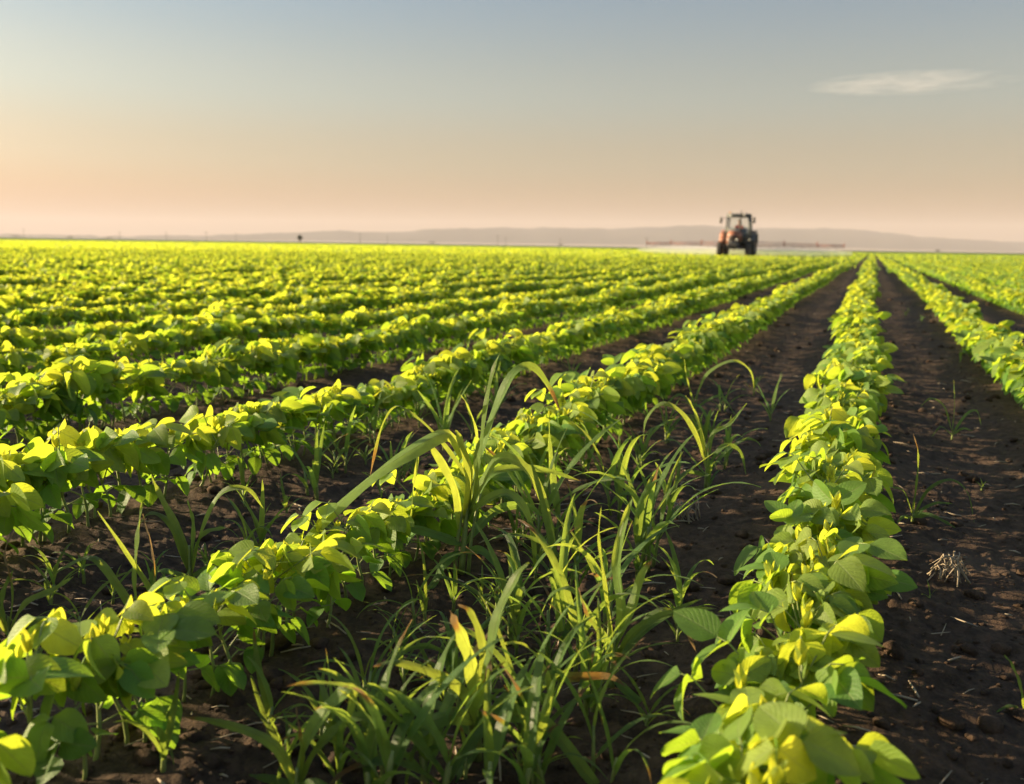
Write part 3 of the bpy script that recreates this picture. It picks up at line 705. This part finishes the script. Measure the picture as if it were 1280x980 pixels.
while n < 32:
    py = rg.uniform(590, 985); px = np.interp(py, [560, 700, 850, 985], [800, 660, 600, 560])+rg.normal(0, 85)
    g = at(px, py)
    if not (ROW0-SP+.12 < g.x < ROW0-.17): continue
    put_weed(px, py, rg.uniform(.07, .15), rg.randint(5, 10), 'small slender grass tuft in the undergrowth of the weedy strip', 2000+n, 1.2, .75, 1+n % 2, .25, 'small tufts filling the weedy strip'); n += 1
n = 0
while n < 24:
    py = rg.uniform(560, 800); px = rg.uniform(20, 520); g = at(px, py)
    if not (ROW0-2*SP+.15 < g.x < ROW0-SP-.12): continue
    put_weed(px, py, rg.uniform(.05, .11), rg.randint(5, 9), 'small grass tuft on shaded soil between the two near left rows', 2100+n, 1.3, .7, 1, .2, 'small tufts between the near left rows'); n += 1

# ------------------------------------------------------------------ clods, litter, dry roots
def clods():
    import bmesh
    bm = bmesh.new(); bmesh.ops.create_icosphere(bm, subdivisions=2, radius=1)
    V0 = np.array([v.co[:] for v in bm.verts]); F0 = np.array([[v.index for v in f.verts] for f in bm.faces]); bm.free()
    F0 = np.hstack([F0, F0[:, 2:]]); rg = np.random.RandomState(9); mb = MB(); vs = []
    for k in range(10):
        r_ = rg.rand(3, 3)*6; nz = sum(np.sin(V0@rg.normal(0, 2.2, 3)+rg.rand()*6) for _ in range(5))
        vs.append(V0*(1+.11*nz)[:, None])
    n = 9000; d = .5*np.exp(rg.rand(n)*math.log(14/.5)); a = YAW+rg.uniform(-.62, .62, n)
    x = -np.sin(a)*d; y = np.cos(a)*d; s = .0016*np.exp(rg.exponential(.62, n)); s = np.minimum(s, .013)*(1+d*.08)
    z = gh(x, y)
    for k in range(10):
        ii = np.where(np.arange(n) % 10 == k)[0]; m = len(ii); th = rg.rand(m)*6.28
        V = vs[k]; X = (V[None, :, 0]*np.cos(th)[:, None]-V[None, :, 1]*np.sin(th)[:, None])*s[ii][:, None]+x[ii][:, None]
        Y = (V[None, :, 0]*np.sin(th)[:, None]+V[None, :, 1]*np.cos(th)[:, None])*s[ii][:, None]+y[ii][:, None]
        Z = V[None, :, 2]*s[ii][:, None]*.7+(z[ii]+s[ii]*.15)[:, None]
        mb.add(np.stack([X, Y, Z], -1).reshape(-1, 3), (F0[None]+(np.arange(m)*len(V))[:, None, None]).reshape(-1, 4))
    tag(mb.build('soil_clods', SOIL), 'small dark clods scattered over the soil', 'soil clods', kind='stuff')
clods()
def litter():
    rg = np.random.RandomState(19); mb = MB()
    for i in range(900):
        d = .6*math.exp(rg.rand()*math.log(9/.6)); a = YAW+rg.uniform(-.55, .55); x, y = -math.sin(a)*d, math.cos(a)*d
        L = rg.uniform(.004, .022)*(1+.1*d); th = rg.rand()*6.28; z = float(gh(x, y))+.0025
        dx, dy = math.cos(th)*L, math.sin(th)*L; w_ = rg.uniform(.0006, .0016)
        tube(mb, [(x-dx, y-dy, z), (x, y, z+rg.uniform(0, .003)), (x+dx, y+dy, z+rg.uniform(0, .003))], [w_, w_*1.3, w_*.6], 4)
    tag(mb.build('straw_litter', STRAW), 'bits of pale straw and roots lying on the soil', 'straw', kind='stuff')
litter()
def dry_tuft(px, py, s, n, label, seed):
    rg = np.random.RandomState(seed); b = at(px, py); z0 = float(gh0(b.x, b.y)); mb = MB()
    for i in range(n):
        a = rg.uniform(0, 6.28); r1 = rg.uniform(.2, 1)*s; a2 = a+rg.uniform(1.2, 2.6)*rg.choice([-1, 1])
        p0 = np.array([math.cos(a)*r1, math.sin(a)*r1, .002]); p2 = np.array([math.cos(a2)*s*rg.uniform(.3, 1), math.sin(a2)*s*rg.uniform(.3, 1), rg.uniform(.002, .5*s)])
        p1 = (p0+p2)/2+[rg.normal(0, .2*s), rg.normal(0, .2*s), rg.uniform(.3, 1.0)*s]
        C = spline([p0, p1, p2], 9)+rg.normal(0, .0012, (9, 3)); w_ = rg.uniform(.0006, .0018)
        tube(mb, C, np.linspace(w_*1.3, w_*.5, 9), 5)
    o = mb.build('dry_root_tuft', STRAW); o.location = (b.x, b.y, z0+.004); tag(o, label, 'dry tuft', 'dry root tufts on the soil')
dry_tuft(1188, 722, .042, 18, 'curled pale dry root tuft on bare soil of the right furrow', 4)
dry_tuft(850, 645, .045, 24, 'tangled grey dry root tuft at the edge of the weedy strip', 5)

# ------------------------------------------------------------------ tractor and sprayer
def plain(name, c, rough=.5, metal=0., **kw):
    t = NT(name); nz = t.noise(t.coord(), 7, 4); k = t.mix(t.ramp(nz, .35, .75, 0, .5), c, tuple(v*.55+.03 for v in c))
    return t.surf(t.pbr(k, rough, metal, **kw))
PAINT = plain('tractor_paint', (.34, .12, .06), .5); DARK = plain('dark_metal', (.055, .052, .05), .55); TYRE = plain('tyre_rubber', (.05, .047, .043), .85)
RIMM = plain('rim_paint', (.45, .32, .22), .5); GREY = plain('cab_paint', (.10, .11, .115), .5); TANK = plain('tank_plastic', (.65, .62, .52), .45)
BOOMM = plain('boom_paint', (.36, .14, .11), .6); LAMP = plain('lamp_glass', (.75, .72, .65), .15); SKIN = plain('skin', (.42, .22, .15), .5)
SHIRT = plain('red_shirt', (.55, .09, .07), .8); TROUS = plain('work_trousers', (.05, .06, .09), .8); HAIR = plain('dark_hair', (.03, .02, .015), .7); SEATM = plain('seat_vinyl', (.03, .03, .03), .6)
t = NT('cab_glass'); g_ = t.n('ShaderNodeBsdfGlossy'); g_.inputs['Roughness'].default_value = .02; tr = t.n('ShaderNodeBsdfTransparent'); tr.inputs[0].default_value = (.9, .93, .92, 1)
fr = t.n('ShaderNodeFresnel'); fr.inputs[0].default_value = 1.45; ms = t.n('ShaderNodeMixShader')
t.t.links.new(fr.outputs[0], ms.inputs[0]); t.t.links.new(tr.outputs[0], ms.inputs[1]); t.t.links.new(g_.outputs[0], ms.inputs[2]); GLASS = t.surf(ms.outputs[0])
import bmesh
def box(mb, c, s, bev=.02, taper=None):
    bm = bmesh.new(); bmesh.ops.create_cube(bm, size=1)
    for v in bm.verts:
        tx = ty = 1
        if taper and v.co.z > 0: tx, ty = taper
        v.co = Vector((v.co.x*s[0]*tx, v.co.y*s[1]*ty, v.co.z*s[2]))
    if bev: bmesh.ops.bevel(bm, geom=bm.edges[:], offset=min(bev, min(s)*.4), segments=2, affect='EDGES')
    bmesh.ops.triangulate(bm, faces=bm.faces[:])
    V = np.array([v.co[:] for v in bm.verts])+np.array(c); F = np.array([[v.index for v in f.verts] for f in bm.faces]); bm.free()
    mb.add(V, np.hstack([F, F[:, 2:]])); return mb
def lathe_x(mb, c, prof, seg=36):
    """revolve (x, r) profile about the x axis at c"""
    th = np.arange(seg)*2*math.pi/seg; V = []
    for x, r in prof:
        V.append(np.stack([np.full(seg, x), r*np.cos(th), r*np.sin(th)], 1))
    V = np.concatenate(V)+np.array(c); Q = []
    for i in range(len(prof)-1):
        for k in range(seg): Q.append((i*seg+k, i*seg+(k+1) % seg, (i+1)*seg+(k+1) % seg, (i+1)*seg+k))
    mb.add(V, Q); return mb

TD = 60.0
fp = ray(921, 311); fp.z = 0; fp = fp/fp.dot(FH)*TD; TX, TY = fp.x, fp.y
tr_ = empty('tractor', (TX, TY, 0)); tag(tr_, 'orange tractor with a glazed cab driving towards us through the crop, spraying', 'tractor')
# local frame: front of the tractor is -y
def part(name, mat, build, parent=tr_, smooth=False):
    mb = MB(); build(mb); return mb.build(name, mat, parent, smooth)
part('chassis', DARK, lambda m: (box(m, (0, -.4, .78), (.42, 3.0, .42)), box(m, (0, -1.35, .62), (1.5, .16, .16)), box(m, (0, .85, .75), (1.5, .3, .34)), box(m, (0, -1.95, .82), (.55, .25, .42))))
bon = part('bonnet', PAINT, lambda m: (box(m, (0, -1.15, 1.30), (.74, 1.75, .62), .07, (.88, .97)), box(m, (-.47, -.35, 1.05), (.2, .5, .5), .04)))
gr = part('grille', DARK, lambda m: [box(m, (0, -2.045, 1.33-.06*k), (.52, .03, .035), .005) for k in range(7)], bon)
for s in (-1, 1): part('headlight', LAMP, lambda m, s=s: lathe_x(m, (s*.25, -2.03, 1.09), [(-.07, .01), (-.07, .05), (.07, .05), (.07, .01)], 12), bon)
part('front_weight', DARK, lambda m: [box(m, (-.24+.08*k, -2.18, .75), (.065, .28, .36), .02) for k in range(7)])
part('exhaust', DARK, lambda m: (tube(m, [(.27, -.9, 1.5), (.27, -.9, 2.2)], .055, 12), tube(m, [(.27, -.9, 2.2), (.27, -.9, 2.72), (.27, -.82, 2.82)], .032, 10)))
cab = part('cab', GREY, lambda m: (box(m, (0, .42, 2.62), (1.42, 1.55, .14), .05), box(m, (0, .42, 1.0), (1.2, 1.35, .16), .03), box(m, (0, -.27, 1.42), (1.1, .1, .72), .02),
     [tube(m, [(s*.68, y, 1.08), (s*.70, y*.97+.01, 1.8), (s*.64, y*.9+.05, 2.58)], .045, 8) for s in (-1, 1) for y in (-.3, .55, 1.12)],
     box(m, (0, 1.12, 1.45), (1.3, .06, .1), .01), box(m, (0, -.31, 2.50), (1.25, .06, .12), .01)))
pane = lambda m, a, b, c_, d: m.add([a, b, c_, d], [(0, 1, 2, 3)])
for nm, q in (('windshield', [(-.62, -.30, 1.80), (.62, -.30, 1.80), (.60, -.24, 2.46), (-.60, -.24, 2.46)]), ('rear_window', [(-.62, 1.12, 1.5), (.62, 1.12, 1.5), (.58, 1.06, 2.5), (-.58, 1.06, 2.5)]),
              ('side_window', [(-.69, -.25, 1.3), (-.69, 1.08, 1.3), (-.63, 1.02, 2.5), (-.63, -.2, 2.5)]), ('side_window', [(.69, -.25, 1.3), (.69, 1.08, 1.3), (.63, 1.02, 2.5), (.63, -.2, 2.5)])):
    part(nm, GLASS, lambda m, q=q: pane(m, *q), cab)
part('dashboard', DARK, lambda m: box(m, (0, -.12, 1.62), (.5, .22, .36), .04), cab)
part('steering_wheel', DARK, lambda m: tube(m, [(.19*math.cos(a), .16+.10*math.sin(a), 1.78+.12*math.sin(a)) for a in np.linspace(0, 2*math.pi, 17)], .014, 6), cab)
part('driver_seat', SEATM, lambda m: (box(m, (0, .62, 1.42), (.46, .44, .12), .04), box(m, (0, .86, 1.68), (.44, .1, .5), .04), box(m, (0, .62, 1.2), (.3, .3, .3), .03)), cab)
for s in (-1, 1):
    mr = part('mirror', DARK, lambda m, s=s: (tube(m, [(s*.68, -.28, 2.42), (s*.98, -.36, 2.40)], .014, 6), box(m, (s*.99, -.36, 2.28), (.17, .05, .36), .02)), cab)
    part('fender', PAINT if s < 0 else GREY, lambda m, s=s: [box(m, (s*.86, .78+math.cos(a)*.86, .80+math.sin(a)*.86), (.46, .30, .05), .01) if abs(math.sin(a)) > .7 else box(m, (s*.86, .78+math.cos(a)*.86, .80+math.sin(a)*.86), (.46, .05, .34), .01) for a in np.linspace(.35, 2.8, 9)])
    part('step', DARK, lambda m, s=s: [box(m, (s*.78, -.05, z), (.22, .4, .04), .01) for z in (.55, .82, 1.05)])
    for nm, y, rad, wd, xx in (('front_wheel', -1.35, .47, .28, .84), ('rear_wheel', .78, .78, .40, .86)):
        cx = s*xx; w2 = wd/2
        wh = part(nm, TYRE, lambda m: lathe_x(m, (cx, y, rad), [(-w2*.8, rad*.60), (-w2, rad*.72), (-w2, rad*.88), (-w2*.8, rad*.97), (0, rad), (w2*.8, rad*.97), (w2, rad*.88), (w2, rad*.72), (w2*.8, rad*.60)]), tr_, True)
        nl = 20
        part('tread_lug', TYRE, lambda m: [box(m, (cx+q*w2*.45, y+math.cos(a+q*.08)*(rad-.005), rad+math.sin(a+q*.08)*(rad-.005)), (w2*.9, .05, .05), .01) for q in (-1, 1) for a in np.arange(nl)*2*math.pi/nl], wh)
        part('rim', RIMM, lambda m: lathe_x(m, (cx, y, rad), [(-w2*.7, rad*.60), (-w2*.3, rad*.5), (-w2*.1, .02), (w2*.1, .02), (w2*.3, rad*.5), (w2*.7, rad*.60)]), wh, True)
part('beacon', plain('amber_lens', (.7, .3, .03), .3), lambda m: (tube(m, [(-.5, -.1, 2.69), (-.5, -.1, 2.80)], .05, 10)), cab)
part('work_light', LAMP, lambda m: [box(m, (x, -.38, 2.60), (.14, .05, .09), .01) for x in (-.42, .42)], cab)

# driver: one continuous skinned body, clothes as children
def skinned(name, verts, edges, radii, mat, parent, sub=2, root=0):
    me = bpy.data.meshes.new(name); me.from_pydata(verts, edges, []); o = bpy.data.objects.new(name, me); col.objects.link(o)
    md = o.modifiers.new('s', 'SKIN'); me.skin_vertices[0].data[root].use_root = True
    for i, r_ in enumerate(radii): me.skin_vertices[0].data[i].radius = (r_, r_) if np.isscalar(r_) else r_
    md2 = o.modifiers.new('u', 'SUBSURF'); md2.levels = sub; md2.render_levels = sub
    dg = bpy.context.evaluated_depsgraph_get(); ev = bpy.data.meshes.new_from_object(o.evaluated_get(dg))
    o.modifiers.clear(); o.data = ev; ev.materials.clear(); ev.materials.append(mat)
    for p in ev.polygons: p.use_smooth = True
    if parent: o.parent = parent
    return o
ox, oy, oz = TX, TY, 0
bv = [(0, .66, 1.56), (0, .66, 1.72), (0, .63, 1.92), (0, .61, 2.03), (0, .58, 2.12), (0, .565, 2.20), (0, .57, 2.29)]
be = [(i, i+1) for i in range(6)]; br = [(.15, .12), (.14, .10), (.17, .10), .055, .075, .088, .07]
for s in (-1, 1):
    n0 = len(bv)
    bv += [(s*.18, .62, 1.95), (s*.23, .52, 1.74), (s*.19, .28, 1.80), (s*.185, .20, 1.82)]; be += [(2, n0), (n0, n0+1), (n0+1, n0+2), (n0+2, n0+3)]; br += [.058, .045, .033, .030]
    for f in range(5):
        m0 = len(bv); a = (f-2)*.017
        bv += [(s*.185+a, .135-(0.01 if f == 2 else 0), 1.835), (s*.185+a*1.2, .12, 1.80)]; be += [(n0+3, m0), (m0, m0+1)]; br += [.009, .008]
    m0 = len(bv); bv += [(s*.10, .62, 1.52), (s*.14, .22, 1.50), (s*.15, .12, 1.14), (s*.15, .02, 1.11)]; be += [(0, m0), (m0, m0+1), (m0+1, m0+2), (m0+2, m0+3)]; br += [.085, .065, .045, .04]
pn = skinned('person', bv, be, br, SKIN, None); pn.location = (TX, TY, 0)
tag(pn, 'driver in a red shirt seated behind the tractor windshield, hands on the wheel', 'person')
shirt = skinned('shirt', bv[:4]+[(-.18, .62, 1.95), (-.23, .52, 1.74), (.18, .62, 1.95), (.23, .52, 1.74)], [(0, 1), (1, 2), (2, 3), (2, 4), (4, 5), (2, 6), (6, 7)], [(.17, .14), (.165, .12), (.19, .12), .07, .075, .062, .075, .062], SHIRT, pn)
tro = skinned('trousers', [(0, .66, 1.56)]+[(s*a, b, c_) for s in (-1, 1) for a, b, c_ in ((.10, .60, 1.52), (.14, .22, 1.50), (.15, .12, 1.16))], [(0, 1), (1, 2), (2, 3), (0, 4), (4, 5), (5, 6)], [(.165, .13), .10, .08, .06, .10, .08, .06], TROUS, pn)
hair = skinned('hair', [(0, .60, 2.24), (0, .585, 2.32), (0, .64, 2.26)], [(0, 1), (0, 2)], [.09, .075, .06], HAIR, pn)
for s in (-1, 1): part('eye', DARK, lambda m, s=s: box(m, (s*.033, .484, 2.215), (.02, .012, .012), .003), pn)
part('nose', SKIN, lambda m: box(m, (0, .474, 2.185), (.024, .03, .045), .008), pn)

sp_ = empty('boom_sprayer', (TX, TY, 0)); tag(sp_, 'long red spraying boom mounted behind the tractor, spread over the crop', 'sprayer')
part('tank', TANK, lambda m: (box(m, (0, 1.95, 1.35), (1.3, .8, 1.0), .16), tube(m, [(0, 1.95, 1.84), (0, 1.95, 1.93)], .18, 14)), sp_)
part('mast', BOOMM, lambda m: [tube(m, [(x, 2.5, .45), (x, 2.5, 1.7)], .04, 6) for x in (-.5, .5)]+[tube(m, [(-.55, 2.5, z), (.55, 2.5, z)], .04, 6) for z in (.75, 1.2, 1.65)], sp_)
for s in (-1, 1):
    def bw(m, s=s):
        for x0, x1 in ((.5, 2.6), (2.6, 4.6), (4.6, 6.2)):
            h1 = .24-.03*x0; z = .80
            tube(m, [(s*x0, 2.55, z), (s*x1, 2.55, z)], .022, 6); tube(m, [(s*x0, 2.55, z+h1), (s*x1, 2.55, z+h1*.7)], .018, 6)
            for k in range(7):
                xa = x0+(x1-x0)*k/7; xb = x0+(x1-x0)*(k+.5)/7; tube(m, [(s*xa, 2.55, z), (s*xb, 2.55, z+h1*.9), (s*(xa+(x1-x0)/7), 2.55, z)], .014, 4)
            tube(m, [(s*x1, 2.55, z-.05), (s*x1, 2.55, z+h1+.1)], .04, 6)
    arm = part('boom_arm', BOOMM, bw, sp_)
    part('nozzle_bar', DARK, lambda m, s=s: (tube(m, [(s*.5, 2.62, .70), (s*6.2, 2.62, .70)], .015, 6), [tube(m, [(s*x, 2.62, .72), (s*x, 2.62, .62)], .02, 6) for x in np.arange(.7, 6.2, .5)]), arm)

# spray drifting down from the nozzles: a lumpy volume over the crop
def mist():
    nx, ns = 70, 18; V = []; rg = np.random.RandomState(3)
    for i in range(nx+1):
        u = i/nx; x = -6.7+13.4*u; e = math.sin(math.pi*min(max(u, .012), .988))**.28
        for k in range(ns):
            a = 2*math.pi*k/ns; nz = 1+.30*float(vnoise(x, a*2, 1.1))
            y = 2.3+math.cos(a)*1.9*e*nz; z = .40+math.sin(a)*.32*e*(1+.5*float(vnoise(x+9, a, .9)))
            V.append((x, y, z))
    Q = [(i*ns+k, i*ns+(k+1) % ns, (i+1)*ns+(k+1) % ns, (i+1)*ns+k) for i in range(nx) for k in range(ns)]
    V = np.array(V); V = np.vstack([V, V[:ns].mean(0), V[-ns:].mean(0)]); a, b = len(V)-2, len(V)-1
    Q += [(a, (k+1) % ns, k, k) for k in range(ns)]+[(b, nx*ns+k, nx*ns+(k+1) % ns, nx*ns+(k+1) % ns) for k in range(ns)]
    t = NT('spray_mist'); v = t.n('ShaderNodeVolumePrincipled'); v.inputs['Color'].default_value = (.95, .95, .93, 1); v.inputs['Density'].default_value = .25; v.inputs['Anisotropy'].default_value = 0
    t.t.links.new(v.outputs[0], t.out.inputs['Volume'])
    o = mesh_from('spray_mist', V, np.array(Q), t.m); o.location = (TX, TY, 0); tag(o, 'white spray mist hanging under the boom', 'spray mist', kind='stuff')
mist()

# ------------------------------------------------------------------ far poles and trees on the horizon
POLE = plain('weathered_wood', (.10, .085, .07), .9); BARK = plain('bark', (.09, .065, .045), .9); CROWN = plain('crown_leaves', (.035, .05, .02), .8)
def pole(px, dist, h, label):
    d = ray(px, 306.5+(px-640)*math.tan(ROLL)); d.z = 0; d = d/d.dot(FH)*dist
    r = empty('utility_pole', (d.x, d.y, 0), rng.uniform(-.5, .5)); 
    m = MB(); tube(m, [(0, 0, -.2), (0, 0, h)], [.2, .13], 8); m.build('shaft', POLE, r)
    m = MB(); box(m, (0, -.2, h-.6), (2.6, .16, .16), .02); cb = m.build('crossarm', POLE, r, False)
    m = MB(); [tube(m, [(x, -.2, h-.52), (x, -.2, h-.25)], .07, 6) for x in (-1.15, -.4, .4, 1.15)]; m.build('insulators', DARK, cb, False)
    tag(r, label, 'utility pole', 'utility poles along the horizon')
for px, dist, h, lab in ((30, 900, 8.5, 'utility pole at the far left end of the horizon'), (150, 1000, 8, 'utility pole left of where the hills begin'), (208, 800, 7, 'utility pole where the hills begin'),
        (258, 800, 7.5, 'utility pole on the horizon midway to the dark tree'), (295, 1000, 9, 'utility pole left of the lone dark tree'), (450, 800, 8.5, 'utility pole first right of the lone dark tree'),
        (484, 900, 7.5, 'utility pole second right of the lone dark tree'), (622, 800, 8.5, 'left one of two close utility poles under the hills'), (632, 900, 7.5, 'right one of two close utility poles under the hills'),
        (808, 700, 7.5, 'utility pole left of the tractor under the highest hills'), (700, 1000, 8, 'utility pole between the close pair and the tractor')):
    pole(px, dist, h, lab)
def far_tree(px, dist, h, w, label, name='tree'):
    d = ray(px, 306.5+(px-640)*math.tan(ROLL)); d.z = 0; d = d/d.dot(FH)*dist; rg = np.random.RandomState(int(px))
    r = empty(name, (d.x, d.y, 0)); m = MB(); tube(m, [(0, 0, -.2), (.1, 0, h*.35), (.05, .1, h*.7)], [.05*h, .035*h, .01*h], 8)
    for k in range(5): a = k*1.3; tube(m, [(0.05, 0, h*(.3+.06*k)), (math.cos(a)*w*.3, math.sin(a)*w*.3, h*(.5+.07*k))], [.018*h, .006*h], 5)
    m.build('trunk', BARK, r); n = 900; cl = rg.normal(0, 1, (14, 3)); cl /= np.linalg.norm(cl, axis=1)[:, None]; cl = cl*[w*.3, w*.3, h*.2]+[0, 0, h*.62]
    c = cl[rg.randint(14, size=n)]+rg.normal(0, 1, (n, 3))*[w*.11, w*.11, h*.085]; e1 = rg.normal(0, 1, (n, 3)); e1 /= np.linalg.norm(e1, axis=1)[:, None]; e2 = np.cross(e1, rg.normal(0, 1, (n, 3))); e2 /= np.linalg.norm(e2, axis=1)[:, None]
    s = rg.uniform(.03, .06, (n, 1))*h; V = np.stack([c-e1*s, c-e2*s*.6, c+e1*s, c+e2*s*.6], 1).reshape(-1, 3); m = MB(); m.add(V, np.arange(n)[:, None]*4+np.arange(4)); m.build('crown', CROWN, r)
    tag(r, label, 'tree', 'small trees along the horizon')
far_tree(375, 420, 3.6, 2.2, 'lone small dark tree standing clear on the left horizon')
for i, (px, h, w, lab) in enumerate(((88, 4, 12, 'low distant bush left of the first hills'), (135, 4, 16, 'wide low distant bush at the start of the hills'), (700, 4, 10, 'faint distant bush under the middle hills'),
                    (540, 4, 14, 'faint distant bush between the tree and the pole pair'), (1172, 4.5, 9, 'distant bush right of where the rows converge'), (20, 4, 16, 'low distant bush at the left edge of the horizon'))):
    far_tree(px, 1400, h, w, lab)

# ------------------------------------------------------------------ haze and cloud
def cube_obj(name, lo, hi, mat):
    lo, hi = np.array(lo), np.array(hi); V = np.array([[lo[0] if i & 1 == 0 else hi[0], lo[1] if i & 2 == 0 else hi[1], lo[2] if i & 4 == 0 else hi[2]] for i in range(8)], float)
    Q = np.array([(0, 2, 3, 1), (4, 5, 7, 6), (0, 1, 5, 4), (2, 6, 7, 3), (0, 4, 6, 2), (1, 3, 7, 5)]); return mesh_from(name, V, Q, mat, smooth=False)
t = NT('haze_air'); v = t.n('ShaderNodeVolumePrincipled'); v.inputs['Color'].default_value = (.80, .72, .76, 1); v.inputs['Density'].default_value = .00010; v.inputs['Anisotropy'].default_value = 0.0
t.t.links.new(v.outputs[0], t.out.inputs['Volume'])
hz = cube_obj('haze', (-14000, -12000, -1.5), (12000, 13000, 330), t.m); tag(hz, 'warm thin haze lying over the field and hills', 'haze', kind='stuff')

def cloud():
    t = NT('thin_cloud'); oc = t.coord('Object'); mp = t.n('ShaderNodeMapping'); t.inp(mp, 'Vector', oc); mp.inputs['Scale'].default_value = (.0010, .0042, .006)
    nz = t.noise(mp.outputs[0], 1.6, 6, .62, 1.8)
    sx = t.n('ShaderNodeSeparateXYZ'); t.inp(sx, 0, oc)
    ex = t.math('POWER', t.math('DIVIDE', sx.outputs[0], 900.0), 2.0); ey = t.math('POWER', t.math('DIVIDE', sx.outputs[1], 560.0), 2.0)
    m = t.math('SUBTRACT', 1.0, t.math('ADD', ex, ey), True)
    left = t.ramp(sx.outputs[0], -900, 900, 1.0, .35)
    den = t.math('MULTIPLY', t.math('MULTIPLY', t.ramp(nz, .44, .78), m), left)
    v = t.n('ShaderNodeVolumePrincipled'); t.inp(v, 'Density', t.math('MULTIPLY', den, .0085)); v.inputs['Color'].default_value = (1, 1, 1, 1); v.inputs['Anisotropy'].default_value = .4
    t.t.links.new(v.outputs[0], t.out.inputs['Volume'])
    d = ray(1140, 104); d = d/math.hypot(d.x, d.y); p = d*9000; c = Vector((p.x, p.y, p.z+CAM_H))
    nx, ns = 30, 16; V = []
    for i in range(nx+1):
        u = i/nx; x = -900+1800*u; e = max(math.sin(math.pi*u), .0)**.5+.01
        for k in range(ns):
            a = 2*math.pi*k/ns; V.append((x, math.cos(a)*560*e, math.sin(a)*55*e))
    Q = [(i*ns+k, i*ns+(k+1) % ns, (i+1)*ns+(k+1) % ns, (i+1)*ns+k) for i in range(nx) for k in range(ns)]
    Q += [tuple([0, k+1, k, k]) for k in range(1, ns-1)]+[tuple([nx*ns, nx*ns+k, nx*ns+k+1, nx*ns+k+1]) for k in range(1, ns-1)]
    o = mesh_from('cloud', np.array(V), np.array(Q), t.m); o.location = c
    o.rotation_euler = (0, 0, math.atan2(-d.x, d.y)); tag(o, 'thin wispy peach cloud alone in the sky', 'cloud', kind='stuff')
cloud()
